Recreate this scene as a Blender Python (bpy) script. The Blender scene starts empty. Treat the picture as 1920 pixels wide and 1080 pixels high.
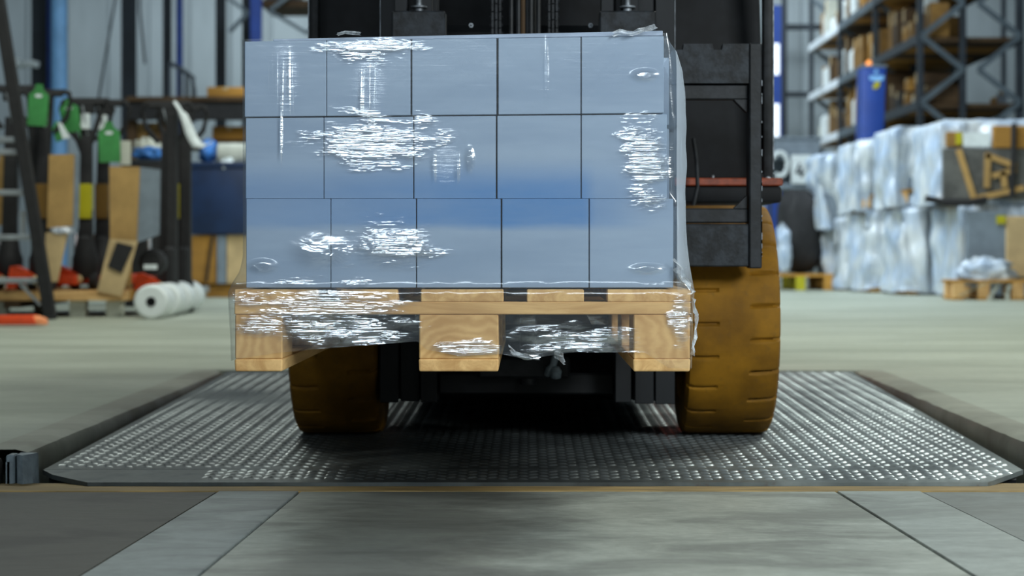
import bpy, bmesh, math, random
from mathutils import Vector, Matrix, noise
rnd = random.Random(7)
S = bpy.context.scene
COL = S.collection

# ---------------------------------------------------------------- camera, world, lights, exposure
F, CX, CY, H = 3560.0, 990.0, 470.0, 0.42      # focal length, principal point (px of 1920x1080), camera height
cam_d = bpy.data.cameras.new('camera'); cam = bpy.data.objects.new('camera', cam_d); COL.objects.link(cam)
cam.location = (0, 0, H); cam.rotation_euler = (math.pi/2, 0, 0)
cam_d.sensor_width = 36; cam_d.lens = 36*F/1920
cam_d.shift_x = (960-CX)/1920; cam_d.shift_y = (CY-540)/1920
cam_d.clip_end = 200
cam_d.dof.use_dof = True; cam_d.dof.focus_distance = 3.45; cam_d.dof.aperture_fstop = 5.0
S.camera = cam
S.view_settings.view_transform = 'Standard'; S.view_settings.look = 'None'
S.view_settings.gamma = 1; S.view_settings.use_curve_mapping = False
S.view_settings.exposure = 0.0

world = bpy.data.worlds.new('world'); S.world = world; world.use_nodes = True
bg = world.node_tree.nodes['Background']; bg.inputs[0].default_value = (0.62, 0.78, 0.86, 1); bg.inputs[1].default_value = 0.13

def area(name, loc, target, sx, sy, power, col):
    d = bpy.data.lights.new(name, 'AREA'); d.shape = 'RECTANGLE'; d.size = sx; d.size_y = sy
    d.energy = power; d.color = col
    o = bpy.data.objects.new(name, d); COL.objects.link(o); o.location = loc
    v = Vector(target)-Vector(loc); o.rotation_euler = v.to_track_quat('-Z', 'Y').to_euler()
    return o
COOL = (0.80, 0.92, 1.0); NEUT = (0.95, 1.0, 0.92)
area('dock_lamp', (3.0, 0.5, 2.2), (0.5, 3.2, 0.2), 1.5, 1.1, 185, (0.9, 0.97, 0.98))
area('film_highlight_lamp', (-0.35, -1.6, 2.5), (-0.05, 3.4, 0.75), 2.2, 0.7, 14, COOL).data.spread = math.radians(70)  # unseen lamp behind the camera, added for the film highlights
area('hall_lamp_near', (4.2, 8.6, 5.2), (1.6, 6.8, 0), 2.4, 1.2, 310, NEUT)
area('hall_lamp_left', (-2.4, 9.6, 6.0), (-2.6, 10.4, 0), 3.0, 1.2, 230, NEUT)
area('hall_lamp_right', (0.2, 14.5, 5.0), (3.4, 18.0, 0.6), 4.0, 1.5, 430, COOL)
area('rack_fill_lamp', (2.0, 32.0, 7.0), (5.4, 34.0, 2.4), 2.5, 1.2, 260, COOL)  # unseen fill lamp, added to brighten the far rack beams
area('hall_lamp_middle', (0.0, 19.0, 7.0), (0.6, 23, 0.6), 5.0, 1.5, 520, COOL)
area('hall_lamp_back', (-1.0, 33.0, 8.5), (-1, 40, 3.0), 14.0, 1.5, 800, COOL)

# ---------------------------------------------------------------- helpers
def Q(px, py, Y):
    return Vector(((px-CX)*Y/F, Y, H-(py-CY)*Y/F))
def QX(px, Y): return (px-CX)*Y/F
def QZ(py, Y): return H-(py-CY)*Y/F
ROOT = {}
def root_loc(o):
    while o.parent is not None: o = o.parent
    return ROOT.get(o.name, Vector((0, 0, 0)))

class MB:
    def __init__(s): s.bm = bmesh.new()
    def hexa(s, p, bev=0, seg=1):
        b = s.bm; v = [b.verts.new(q) for q in p]
        fs = [b.faces.new([v[i] for i in f]) for f in ((0,3,2,1),(4,5,6,7),(0,1,5,4),(1,2,6,5),(2,3,7,6),(3,0,4,7))]
        if bev > 0:
            es = list({e for f in fs for e in f.edges})
            bmesh.ops.bevel(b, geom=es, offset=bev, segments=seg, affect='EDGES', profile=0.5)
        return s
    def box(s, x0, x1, y0, y1, z0, z1, bev=0, seg=1):
        return s.hexa([(x0,y0,z0),(x1,y0,z0),(x1,y1,z0),(x0,y1,z0),(x0,y0,z1),(x1,y0,z1),(x1,y1,z1),(x0,y1,z1)], bev, seg)
    def bar(s, p, q, w, h, up=(0,0,1), bev=0):
        p = Vector(p); q = Vector(q); d = (q-p).normalized(); u = Vector(up)
        if abs(d.dot(u)) > 0.97: u = Vector((0,1,0))
        a = d.cross(u).normalized(); c = a.cross(d).normalized()
        a *= w/2; c *= h/2
        return s.hexa([p-a-c, p+a-c, p+a+c, p-a+c, q-a-c, q+a-c, q+a+c, q-a+c], bev)
    def tube(s, pts, r, n=8):
        pts = [Vector(p) for p in pts]; b = s.bm; rings = []
        for i, p in enumerate(pts):
            d = (pts[min(i+1, len(pts)-1)]-pts[max(i-1, 0)]).normalized()
            u = Vector((0,0,1)) if abs(d.z) < 0.9 else Vector((0,1,0))
            a = d.cross(u).normalized(); c = a.cross(d).normalized()
            rr = r[i] if isinstance(r, (list, tuple)) else r
            rings.append([b.verts.new(p+(a*math.cos(t)+c*math.sin(t))*rr) for t in [2*math.pi*k/n for k in range(n)]])
        for i in range(len(rings)-1):
            for k in range(n):
                b.faces.new([rings[i][k], rings[i][(k+1)%n], rings[i+1][(k+1)%n], rings[i+1][k]])
        b.faces.new(rings[0][::-1]); b.faces.new(rings[-1])
        return s
    def lathe(s, prof, o, ax, n=24):
        o = Vector(o); ax = Vector(ax).normalized()
        u = Vector((0,0,1)) if abs(ax.z) < 0.9 else Vector((1,0,0))
        a = ax.cross(u).normalized(); c = a.cross(ax).normalized(); b = s.bm; rings = []
        for r, h in prof:
            if r < 1e-6: rings.append([b.verts.new(o+ax*h)])
            else: rings.append([b.verts.new(o+ax*h+(a*math.cos(2*math.pi*k/n)+c*math.sin(2*math.pi*k/n))*r) for k in range(n)])
        for A, B in zip(rings[:-1], rings[1:]):
            for k in range(n):
                k2 = (k+1)%n
                if len(A) == 1 and len(B) == 1: continue
                if len(A) == 1: b.faces.new([A[0], B[k2], B[k]])
                elif len(B) == 1: b.faces.new([A[k], A[k2], B[0]])
                else: b.faces.new([A[k], A[k2], B[k2], B[k]])
        return s
    def prism(s, poly, axis, a, b_):
        def P(u, v, w): return {'x': (w,u,v), 'y': (u,w,v), 'z': (u,v,w)}[axis]
        b = s.bm; A = [b.verts.new(P(u,v,a)) for u, v in poly]; B = [b.verts.new(P(u,v,b_)) for u, v in poly]
        n = len(poly)
        b.faces.new(A); b.faces.new(B[::-1])
        for k in range(n): b.faces.new([A[k], B[k], B[(k+1)%n], A[(k+1)%n]])
        return s
    def grid(s, rows, closed=False):
        b = s.bm; V = [[b.verts.new(p) for p in r] for r in rows]
        n = len(V[0])
        for i in range(len(V)-1):
            for k in range(n if closed else n-1):
                k2 = (k+1)%n
                b.faces.new([V[i][k], V[i][k2], V[i+1][k2], V[i+1][k]])
        return V
    def build(s, name, m, parent=None, smooth=False, world=True, recalc=True, center=True):
        bm = s.bm
        if recalc: bmesh.ops.recalc_face_normals(bm, faces=bm.faces)
        me = bpy.data.meshes.new(name)
        off = Vector((0,0,0))
        if parent is not None:
            if world: off = root_loc(parent)
        elif center:
            lo = Vector([min(v.co[i] for v in bm.verts) for i in range(3)]); hi = Vector([max(v.co[i] for v in bm.verts) for i in range(3)])
            off = Vector(((lo.x+hi.x)/2, (lo.y+hi.y)/2, lo.z))
        if off.length: bmesh.ops.translate(bm, verts=bm.verts, vec=-off)
        bm.to_mesh(me); bm.free()
        if smooth:
            me.polygons.foreach_set('use_smooth', [True]*len(me.polygons))
            if smooth != 'all': me.set_sharp_from_angle(angle=math.radians(35))
        me.materials.append(m)
        o = bpy.data.objects.new(name, me); COL.objects.link(o)
        if parent is not None: o.parent = parent
        else: o.location = off; ROOT[o.name] = off
        return o

def thing(name, label, cat, loc, group=None, rz=0):
    o = bpy.data.objects.new(name, None); COL.objects.link(o); o.empty_display_size = 0.1
    o.location = loc; o.rotation_euler = (0,0,rz); ROOT[o.name] = Vector(loc)
    return tag(o, label, cat, group)
def tag(o, label, cat, group=None):
    o['label'] = label; o['category'] = cat
    if group: o['group'] = group
    return o
def struct(o): o['kind'] = 'structure'; return o
def copy_tree(o, parent=None):
    c = o.copy(); COL.objects.link(c); c.parent = parent
    for ch in list(o.children): copy_tree(ch, c)
    return c
def ORDN(n):
    return ORD[n] if n < 15 else ['sixteenth','seventeenth','eighteenth','nineteenth','twentieth','twenty-first','twenty-second','twenty-third','twenty-fourth','twenty-fifth','twenty-sixth','twenty-seventh','twenty-eighth','twenty-ninth','thirtieth','thirty-first','thirty-second','thirty-third','thirty-fourth','thirty-fifth'][n-15]
ORD = ['first','second','third','fourth','fifth','sixth','seventh','eighth','ninth','tenth','eleventh','twelfth','thirteenth','fourteenth','fifteenth']

# ---------------------------------------------------------------- materials
def lin(r, g, b):
    f = lambda c: (c/255/12.92 if c/255 <= 0.04045 else ((c/255+0.055)/1.055)**2.4)
    return (f(r), f(g), f(b), 1)
def NT(name):
    m = bpy.data.materials.new(name); m.use_nodes = True; nt = m.node_tree
    return m, nt, nt.nodes['Principled BSDF'], nt.nodes['Material Output']
def node(nt, t, **kw):
    n = nt.nodes.new(t)
    for k, v in kw.items():
        if k.startswith('i_'):
            n.inputs[int(k[2:])].default_value = v
        else: setattr(n, k, v)
    return n
def mth(nt, op, a, b=None, clamp=False):
    n = nt.nodes.new('ShaderNodeMath'); n.operation = op; n.use_clamp = clamp
    for i, v in enumerate((a, b)):
        if v is None: continue
        if isinstance(v, (int, float)): n.inputs[i].default_value = v
        else: nt.links.new(v, n.inputs[i])
    return n.outputs[0]
def mixc(nt, f, a, b):
    n = nt.nodes.new('ShaderNodeMix'); n.data_type = 'RGBA'
    for s_, v in ((n.inputs['Factor'], f), (n.inputs[6], a), (n.inputs[7], b)):
        if isinstance(v, (int, float)): s_.default_value = v
        elif isinstance(v, tuple): s_.default_value = v
        else: nt.links.new(v, s_)
    return n.outputs[2]
def mapped(nt, scale=(1,1,1), coord='Object'):
    if coord == 'Position': src = nt.nodes.new('ShaderNodeNewGeometry').outputs['Position']
    else: src = nt.nodes.new('ShaderNodeTexCoord').outputs[coord]
    mp = nt.nodes.new('ShaderNodeMapping'); mp.inputs['Scale'].default_value = scale
    nt.links.new(src, mp.inputs['Vector']); return mp.outputs[0]
def nz(nt, vec, scale, detail=4, rough=0.6, dist=0):
    n = nt.nodes.new('ShaderNodeTexNoise'); n.inputs['Scale'].default_value = scale; n.inputs['Detail'].default_value = detail
    n.inputs['Roughness'].default_value = rough; n.inputs['Distortion'].default_value = dist
    nt.links.new(vec, n.inputs['Vector']); return n.outputs[0]
def rng(nt, v, a, b, c=0.0, d=1.0, smooth=True):
    n = nt.nodes.new('ShaderNodeMapRange'); n.interpolation_type = 'SMOOTHSTEP' if smooth else 'LINEAR'
    n.inputs[1].default_value = a; n.inputs[2].default_value = b; n.inputs[3].default_value = c; n.inputs[4].default_value = d
    nt.links.new(v, n.inputs[0]); return n.outputs[0]
def bump(nt, p, h, strength, distance):
    b = nt.nodes.new('ShaderNodeBump'); b.inputs['Strength'].default_value = strength; b.inputs['Distance'].default_value = distance
    nt.links.new(h, b.inputs['Height']); nt.links.new(b.outputs[0], p.inputs['Normal']); return b

def mat(name, col, rough=0.6, metal=0.0, var=0.25, scale=9, stretch=(1,1,1), bmp=0.0, bscale=60, col2=None, lo=0.35, hi=0.65, spec=0.5, coord='Object'):
    m, nt, p, out = NT(name)
    v = mapped(nt, stretch, coord); n = nz(nt, v, scale)
    c2 = col2 or tuple([c*(1-var) for c in col[:3]])+(1,)
    c1 = tuple([min(1, c*(1+var*0.4)) for c in col[:3]])+(1,)
    f = rng(nt, n, lo, hi)
    nt.links.new(mixc(nt, f, c2, c1), p.inputs['Base Color'])
    p.inputs['Roughness'].default_value = rough; p.inputs['Metallic'].default_value = metal
    p.inputs['Specular IOR Level'].default_value = spec
    if bmp: bump(nt, p, nz(nt, v, bscale, 3), bmp, 0.002)
    return m

M = {}
M['black'] = mat('black paint', (0.006,0.007,0.0085,1), 0.68, 0, 0.4, 14, bmp=0.15, spec=0.25)
M['black2'] = mat('worn black steel', (0.013,0.015,0.018,1), 0.55, 0.0, 0.5, 25, bmp=0.3, bscale=90, col2=(0.006,0.007,0.008,1), spec=0.35)
M['carriage'] = mat('scuffed carriage steel', (0.019,0.023,0.028,1), 0.6, 0.0, 0.6, 30, bmp=0.5, bscale=120, col2=(0.007,0.008,0.009,1), spec=0.3)
M['mast'] = mat('mast steel', (0.010,0.0115,0.0135,1), 0.6, 0.0, 0.35, 12, stretch=(1,1,0.3), bmp=0.2, spec=0.3)
M['edge'] = mat('bare worn steel', (0.2,0.22,0.24,1), 0.5, 0.5, 0.5, 40)
M['chrome'] = mat('bright steel', (0.6,0.63,0.66,1), 0.25, 1, 0.2, 20)
M['gloom'] = mat('dark load interior', lin(92,92,88), 0.8, 0, 0.4, 5)
M['rubber'] = mat('black rubber', (0.012,0.012,0.013,1), 0.75, 0, 0.3, 20, bmp=0.3)
M['orange'] = mat('orange paint', lin(225,72,20), 0.45, 0, 0.25, 9)
M['orange_strip'] = mat('orange strip', lin(138,60,30), 0.5, 0, 0.35, 40)
M['pale'] = mat('pale nylon', lin(215,190,140), 0.5, 0, 0.15)
M['white'] = mat('white plastic', lin(218,226,226), 0.5, 0, 0.1)
M['roll'] = mat('white film roll', lin(222,228,226), 0.45, 0, 0.08, 6)
M['grey'] = mat('grey aluminium', lin(175,182,186), 0.4, 0.6, 0.2)
M['green'] = mat('green card tag', lin(62,140,72), 0.6, 0, 0.22, 6)
M['yellow'] = mat('yellow sticker', lin(176,168,10), 0.55, 0, 0.15)
M['brownband'] = mat('amber sticker', lin(110,80,22), 0.55, 0, 0.2)
M['card'] = mat('brown cardboard', lin(172,138,82), 0.85, 0, 0.18, 5)
M['card2'] = mat('dark cardboard', lin(140,104,50), 0.85, 0, 0.25, 5)
M['cardpale'] = mat('pale cardboard', lin(196,170,124), 0.85, 0, 0.18, 5)
M['navy'] = mat('navy plastic', lin(22,46,82), 0.5, 0, 0.25, 4)
M['blue'] = mat('blue paint', lin(28,66,148), 0.5, 0, 0.15, 4)
M['skyblue'] = mat('light blue paint', lin(136,192,244), 0.5, 0, 0.15, 3)
M['bluebag'] = mat('blue plastic bag', lin(70,130,205), 0.3, 0, 0.6, 9)
M['column'] = mat('dark steel column', lin(34,42,50), 0.6, 0, 0.3, 2)
M['rack'] = mat('rack steel', lin(92,104,112), 0.5, 0.3, 0.2, 3)
M['rackdark'] = mat('dark rack steel', lin(46,54,62), 0.55, 0.2, 0.25, 3)
M['beamlit'] = mat('lit rack beam', lin(225,232,238), 0.45, 0, 0.1, 3)
M['wallgrey'] = mat('light wall sheet', lin(166,176,180), 0.6, 0, 0.22, 0.7, stretch=(1,1,0.25))
M['ochre'] = mat('ochre wood', lin(176,128,52), 0.8, 0, 0.3, 4, stretch=(0.3,1,1))
M['dkwood'] = mat('dark wood', lin(74,54,30), 0.85, 0, 0.3, 4)
M['greybox'] = mat('grey plastic', lin(118,130,140), 0.6, 0, 0.15)
M['steelgate'] = mat('galvanised steel', lin(140,154,162), 0.55, 0.1, 0.35, 18, bmp=0.4)
M['offwhite'] = mat('off white cloth', lin(196,198,184), 0.8, 0, 0.2, 3)
M['padgrey'] = mat('grey layer pad', lin(150,164,184), 0.7, 0, 0.12, 6)

def wood(name, c1, c2, stretch):
    m, nt, p, out = NT(name)
    v = mapped(nt, stretch); n = nz(nt, v, 14, 6, 0.65, 0.6); n2 = nz(nt, mapped(nt, (1,1,1)), 3.2, 3)
    col = mixc(nt, rng(nt, n, 0.3, 0.7), c2, c1)
    dark = tuple([c*0.62 for c in c2[:3]])+(1,)
    nt.links.new(mixc(nt, rng(nt, n2, 0.55, 0.75, 0, 0.6), col, dark), p.inputs['Base Color'])
    p.inputs['Roughness'].default_value = 0.75
    bump(nt, p, n, 0.25, 0.001); return m
W1, W2 = lin(222,182,122), lin(186,142,86)
M['wood_x'] = wood('pallet wood along width', W1, W2, (0.25, 2.2, 2.2))
M['wood_y'] = wood('pallet wood along length', W1, W2, (2.2, 0.25, 2.2))
def endgrain(name):
    m, nt, p, out = NT(name)
    v = mapped(nt, (1, 0.2, 1.3), 'Object'); w = nt.nodes.new('ShaderNodeTexWave'); w.wave_type = 'RINGS'; w.rings_direction = 'Y'
    w.inputs['Scale'].default_value = 16; w.inputs['Distortion'].default_value = 9; w.inputs['Detail'].default_value = 3
    nt.links.new(v, w.inputs['Vector']); n = nz(nt, v, 9, 4)
    f = mth(nt, 'ADD', mth(nt, 'MULTIPLY', w.outputs['Fac'], 0.16), mth(nt, 'MULTIPLY', n, 0.9))
    nt.links.new(mixc(nt, rng(nt, f, 0.3, 0.85), W2, W1), p.inputs['Base Color'])
    p.inputs['Roughness'].default_value = 0.8; bump(nt, p, n, 0.2, 0.001); return m
M['wood_block'] = endgrain('pallet block end grain')

def concrete(name, base, dark, edge=True):
    m, nt, p, out = NT(name)
    v = mapped(nt, (1,1,1), 'Position'); vs = mapped(nt, (0.5, 1.4, 1), 'Position')
    big = nz(nt, vs, 1.1, 5, 0.6); fine = nz(nt, v, 26, 5, 0.7); mid = nz(nt, vs, 5.0, 4, 0.6)
    c = mixc(nt, rng(nt, big, 0.32, 0.68), dark, base)
    c = mixc(nt, rng(nt, mid, 0.45, 0.8, 0, 0.35), c, tuple([x*0.72 for x in dark[:3]])+(1,))
    c = mixc(nt, rng(nt, fine, 0.3, 0.72, 0.22, 0), c, tuple([x*0.55 for x in dark[:3]])+(1,))
    nt.links.new(c, p.inputs['Base Color'])
    nt.links.new(rng(nt, mid, 0.3, 0.7, 0.42, 0.62), p.inputs['Roughness'])
    p.inputs['Specular IOR Level'].default_value = 0.45
    bump(nt, p, fine, 0.12, 0.003); return m
M['concrete'] = concrete('polished concrete', lin(178,184,168), lin(152,158,142))
M['kerb'] = concrete('raw concrete edge', lin(166,168,152), lin(126,126,112))
M['pit'] = mat('pit concrete', (0.03,0.03,0.028,1), 0.9, 0, 0.3)

def trailer_mat(name, base, dark, metal=0.15, rough=0.5, pallet_shade=False):
    m, nt, p, out = NT(name)
    v = mapped(nt, (1,1,1), 'Position'); vs = mapped(nt, (0.8, 1.3, 1), 'Position')
    a = nz(nt, vs, 3.4, 6, 0.65, 0.6); b = nz(nt, v, 46, 4, 0.7); s = nz(nt, mapped(nt, (2.0, 5, 1), 'Position'), 3, 4, 0.55, 1.2)
    c = mixc(nt, rng(nt, a, 0.32, 0.68), dark, base)
    c = mixc(nt, rng(nt, s, 0.62, 0.8, 0, 0.25), c, tuple([min(1, x*1.7) for x in base[:3]])+(1,))
    c = mixc(nt, rng(nt, b, 0.35, 0.7, 0.25, 0), c, tuple([x*0.5 for x in dark[:3]])+(1,))
    if pallet_shade:      # pallet's shade painted as a dark strip, left half of the centre panel
        sp = nt.nodes.new('ShaderNodeSeparateXYZ'); g = nt.nodes.new('ShaderNodeNewGeometry'); nt.links.new(g.outputs['Position'], sp.inputs[0])
        xx = mth(nt, 'ADD', sp.outputs[0], mth(nt, 'MULTIPLY', mth(nt, 'SUBTRACT', nz(nt, v, 4.5, 4, 0.6), 0.5), 0.45))
        st = mth(nt, 'MULTIPLY', rng(nt, xx, -0.44, -0.28, 0.35, 1), rng(nt, xx, -0.12, 0.10, 1, 0))
        c = mixc(nt, mth(nt, 'MULTIPLY', st, 0.62), c, lin(62,62,58))
    nt.links.new(c, p.inputs['Base Color']); p.inputs['Metallic'].default_value = metal
    nt.links.new(rng(nt, a, 0.3, 0.7, rough+0.1, rough-0.1), p.inputs['Roughness'])
    bump(nt, p, b, 0.15, 0.002); return m
M['trail_centre'] = trailer_mat('worn steel deck', lin(182,188,178), lin(124,128,121), pallet_shade=True)
M['trail_side'] = trailer_mat('worn side deck', lin(170,178,172), lin(130,136,132))
M['trail_outer'] = trailer_mat('dark timber deck', lin(54,53,43), lin(38,38,33), 0)
M['trail_left'] = trailer_mat('worn side deck shaded', lin(142,150,148), lin(100,106,106))  # darker left copy: the light's fall-off put into the colour
M['trail_right'] = trailer_mat('worn side deck dull', lin(140,146,142), lin(104,108,104))
M['sill'] = mat('tan sill', lin(150,126,78), 0.7, 0, 0.35, 20, stretch=(0.3,2,1), bmp=0.3)

def plate_mat(name, base, dark, rough):
    m, nt, p, out = NT(name)
    v = mapped(nt, (1,1,1), 'Position'); a = nz(nt, v, 3.2, 5, 0.65); r = nz(nt, v, 22, 5, 0.7)
    c = mixc(nt, rng(nt, a, 0.35, 0.65), dark, base)
    c = mixc(nt, rng(nt, r, 0.58, 0.72, 0, 0.45), c, lin(92,74,66))
    sp = nt.nodes.new('ShaderNodeSeparateXYZ'); g = nt.nodes.new('ShaderNodeNewGeometry'); nt.links.new(g.outputs['Position'], sp.inputs[0])
    xx = mth(nt, 'ADD', sp.outputs[0], mth(nt, 'MULTIPLY', mth(nt, 'SUBTRACT', nz(nt, v, 2.5, 4, 0.6), 0.5), 0.9))
    c = mixc(nt, rng(nt, xx, -0.75, 0.25, 0.62, 0.0), c, lin(54,58,58))
    belt = mth(nt, 'MULTIPLY', rng(nt, xx, -0.45, -0.05, 0, 1), rng(nt, xx, 0.15, 0.5, 1, 0))  # dark belt: the load's shade painted into the colour, over worn plate
    c = mixc(nt, mth(nt, 'MULTIPLY', belt, 0.7), c, lin(38,40,40))
    nt.links.new(c, p.inputs['Base Color']); p.inputs['Metallic'].default_value = 0.55
    nt.links.new(rng(nt, r, 0.3, 0.7, rough+0.12, rough-0.06), p.inputs['Roughness'])
    bump(nt, p, r, 0.1, 0.001); return m
M['plate'] = plate_mat('checker plate steel', lin(134,142,141), lin(92,100,101), 0.42)
M['tread'] = plate_mat('polished tread tops', lin(182,192,194), lin(136,144,147), 0.34)

def tyre_mat():
    m, nt, p, out = NT('brown solid rubber')
    v = mapped(nt, (1,1,1)); vs = mapped(nt, (1,1,1))
    a = nz(nt, v, 4.5, 5, 0.6); b = nz(nt, vs, 38, 4, 0.7)
    c = mixc(nt, rng(nt, a, 0.35, 0.68), lin(100,68,12), lin(140,98,20))
    c = mixc(nt, rng(nt, b, 0.52, 0.75, 0, 0.35), c, lin(84,64,34))
    nt.links.new(c, p.inputs['Base Color']); p.inputs['Roughness'].default_value = 0.7; p.inputs['Specular IOR Level'].default_value = 0.2
    bump(nt, p, b, 0.3, 0.003); return m
M['tyre'] = tyre_mat()

def box_mat():
    m, nt, p, out = NT('light grey carton with blue band')
    g = nt.nodes.new('ShaderNodeNewGeometry'); sp = nt.nodes.new('ShaderNodeSeparateXYZ'); nt.links.new(g.outputs['Position'], sp.inputs[0])
    x, z = sp.outputs[0], sp.outputs[2]
    n = nz(nt, mapped(nt, (0.5,1,3), 'Position'), 5, 4, 0.6); nb = nz(nt, mapped(nt, (0.6,1,2.5), 'Position'), 9, 4, 0.6)
    zz = mth(nt, 'ADD', z, mth(nt, 'MULTIPLY', mth(nt, 'SUBTRACT', nb, 0.5), 0.012))
    lo = rng(nt, zz, 0.452, 0.472); hi = rng(nt, zz, 0.525, 0.59, 1, 0)
    xm = rng(nt, x, -0.45, -0.02, 0.5, 1.0)
    xr = rng(nt, x, 0.095, 0.125, 1.0, 0.5)
    xe = rng(nt, x, 0.12, 0.24, 1.0, 0.15)
    f = mth(nt, 'MULTIPLY', mth(nt, 'MULTIPLY', lo, hi), mth(nt, 'MULTIPLY', xm, mth(nt, 'MULTIPLY', xr, xe)))
    f = mth(nt, 'MULTIPLY', f, rng(nt, nb, 0.2, 0.75, 0.72, 0.98))
    c = mixc(nt, rng(nt, n, 0.3, 0.7), lin(134,152,174), lin(147,164,184))
    nt.links.new(mixc(nt, f, c, lin(76,124,176)), p.inputs['Base Color'])  # blue band across the boxes, fading upwards and to the sides
    p.inputs['Roughness'].default_value = 0.55; return m
M['carton'] = box_mat()

def blob(nt, x, z, cx, cz, rx, rz, wob=None):
    dx = mth(nt, 'DIVIDE', mth(nt, 'SUBTRACT', x, cx), rx); dz = mth(nt, 'DIVIDE', mth(nt, 'SUBTRACT', z, cz), rz)
    d = mth(nt, 'SQRT', mth(nt, 'ADD', mth(nt, 'MULTIPLY', dx, dx), mth(nt, 'MULTIPLY', dz, dz)))
    if wob is not None: d = mth(nt, 'ADD', d, wob)
    return rng(nt, d, 0.35, 1.1, 1.0, 0.0)
def film_mat():
    """clear stretch film: mostly see-through, glossy, with crumpled patches where the plies bunch up"""
    m, nt, p, out = NT('clear stretch film'); nt.nodes.remove(p)
    g = nt.nodes.new('ShaderNodeNewGeometry'); sp = nt.nodes.new('ShaderNodeSeparateXYZ'); nt.links.new(g.outputs['Position'], sp.inputs[0])
    x, y, z = sp.outputs
    wob = mth(nt, 'MULTIPLY', mth(nt, 'SUBTRACT', nz(nt, mapped(nt, (14, 14, 40), 'Position'), 1.0, 3, 0.6), 0.5), 2.2)
    P2 = lambda px, py, rx, ry: ((px-CX)/1070, H-(py-CY)/1070, rx/1070, ry/1070)
    def mx(l):
        r = l[0]
        for q in l[1:]: r = mth(nt, 'MAXIMUM', r, q)
        return r
    hs = mx([blob(nt, x, z, *P2(*b), wob) for b in ((705,262,130,55),(735,462,95,45),(1212,300,52,90),(700,92,95,28),(600,572,150,48),(660,622,150,36),(1075,642,125,34),(880,655,70,18),(490,610,50,24),(1276,600,22,80))])
    vs = mx([blob(nt, x, z, *P2(*b)) for b in ((530,150,30,75),(690,168,36,62),(838,310,34,42),(1024,130,7,70),(525,250,5,60))])
    sm = mx([blob(nt, x, z, *P2(*b)) for b in ((735,470,85,42),(1210,140,30,14),(490,500,34,16),(880,300,12,30),(1215,505,40,12),(600,470,70,40))])
    big = mth(nt, 'GREATER_THAN', x, 0.262)
    hn = nz(nt, mapped(nt, (7, 7, 150), 'Position'), 1.0, 3, 0.55, 0.3)
    hf = nz(nt, mapped(nt, (14, 14, 420), 'Position'), 1.0, 2, 0.5, 0.2)
    vn = nz(nt, mapped(nt, (170, 60, 34), 'Position'), 1.0, 2, 0.5, 0.1)
    lf = nz(nt, mapped(nt, (16, 16, 26), 'Position'), 1.0, 3, 0.5, 0.4)
    hh = mth(nt, 'ADD', mth(nt, 'MULTIPLY', hn, 0.7), mth(nt, 'MULTIPLY', hf, 0.3))
    height = mth(nt, 'ADD', mth(nt, 'MULTIPLY', hh, mth(nt, 'ADD', mth(nt, 'MAXIMUM', hs, mth(nt, 'MULTIPLY', vs, 0.8)), 0.10)),
                 mth(nt, 'ADD', mth(nt, 'MULTIPLY', vn, mth(nt, 'MULTIPLY', vs, 0.12)), mth(nt, 'MULTIPLY', lf, mth(nt, 'ADD', mth(nt, 'MULTIPLY', sm, 2.6), 0.25))))
    bp = nt.nodes.new('ShaderNodeBump'); bp.inputs['Strength'].default_value = 1.0; bp.inputs['Distance'].default_value = 0.0028
    nt.links.new(height, bp.inputs['Height'])
    gl = nt.nodes.new('ShaderNodeBsdfGlossy'); gl.inputs['Roughness'].default_value = 0.2; gl.inputs['Color'].default_value = (0.95,0.98,1,1)
    nt.links.new(bp.outputs[0], gl.inputs['Normal'])
    df = nt.nodes.new('ShaderNodeBsdfDiffuse'); df.inputs['Color'].default_value = (0.72,0.80,0.88,1)
    tr = nt.nodes.new('ShaderNodeBsdfTransparent'); tr.inputs['Color'].default_value = (0.97,0.98,0.985,1)
    # milky part
    m1 = nt.nodes.new('ShaderNodeMixShader'); nt.links.new(tr.outputs[0], m1.inputs[1]); nt.links.new(df.outputs[0], m1.inputs[2])
    vl = nz(nt, mapped(nt, (210, 60, 3), 'Position'), 1.0, 2, 0.5, 0.05); vline = rng(nt, vl, 0.56, 0.66)
    streak = rng(nt, hn, 0.5, 0.75)
    milk = mth(nt, 'ADD', mth(nt, 'ADD', 0.03, mth(nt, 'MULTIPLY', mth(nt, 'MULTIPLY', vline, vs), 0.6)), mth(nt, 'ADD', mth(nt, 'MULTIPLY', mth(nt, 'MULTIPLY', streak, hs), 0.22), mth(nt, 'MULTIPLY', big, mth(nt, 'MULTIPLY', rng(nt, z, 0.33, 0.40), 0.34))))
    nt.links.new(milk, m1.inputs[0])
    lw = nt.nodes.new('ShaderNodeLayerWeight'); lw.inputs['Blend'].default_value = 0.35
    fr = mth(nt, 'ADD', 0.05, mth(nt, 'ADD', mth(nt, 'MULTIPLY', lw.outputs['Facing'], 0.25), mth(nt, 'MULTIPLY', mth(nt, 'MAXIMUM', hs, mth(nt, 'MAXIMUM', mth(nt, 'MULTIPLY', sm, 0.5), mth(nt, 'MULTIPLY', mth(nt, 'MULTIPLY', vs, vline), 1.3))), 0.42)), True)
    m2 = nt.nodes.new('ShaderNodeMixShader'); nt.links.new(m1.outputs[0], m2.inputs[1]); nt.links.new(gl.outputs[0], m2.inputs[2]); nt.links.new(fr, m2.inputs[0])
    nt.links.new(m2.outputs[0], out.inputs[0]); return m
M['film'] = film_mat()
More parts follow.
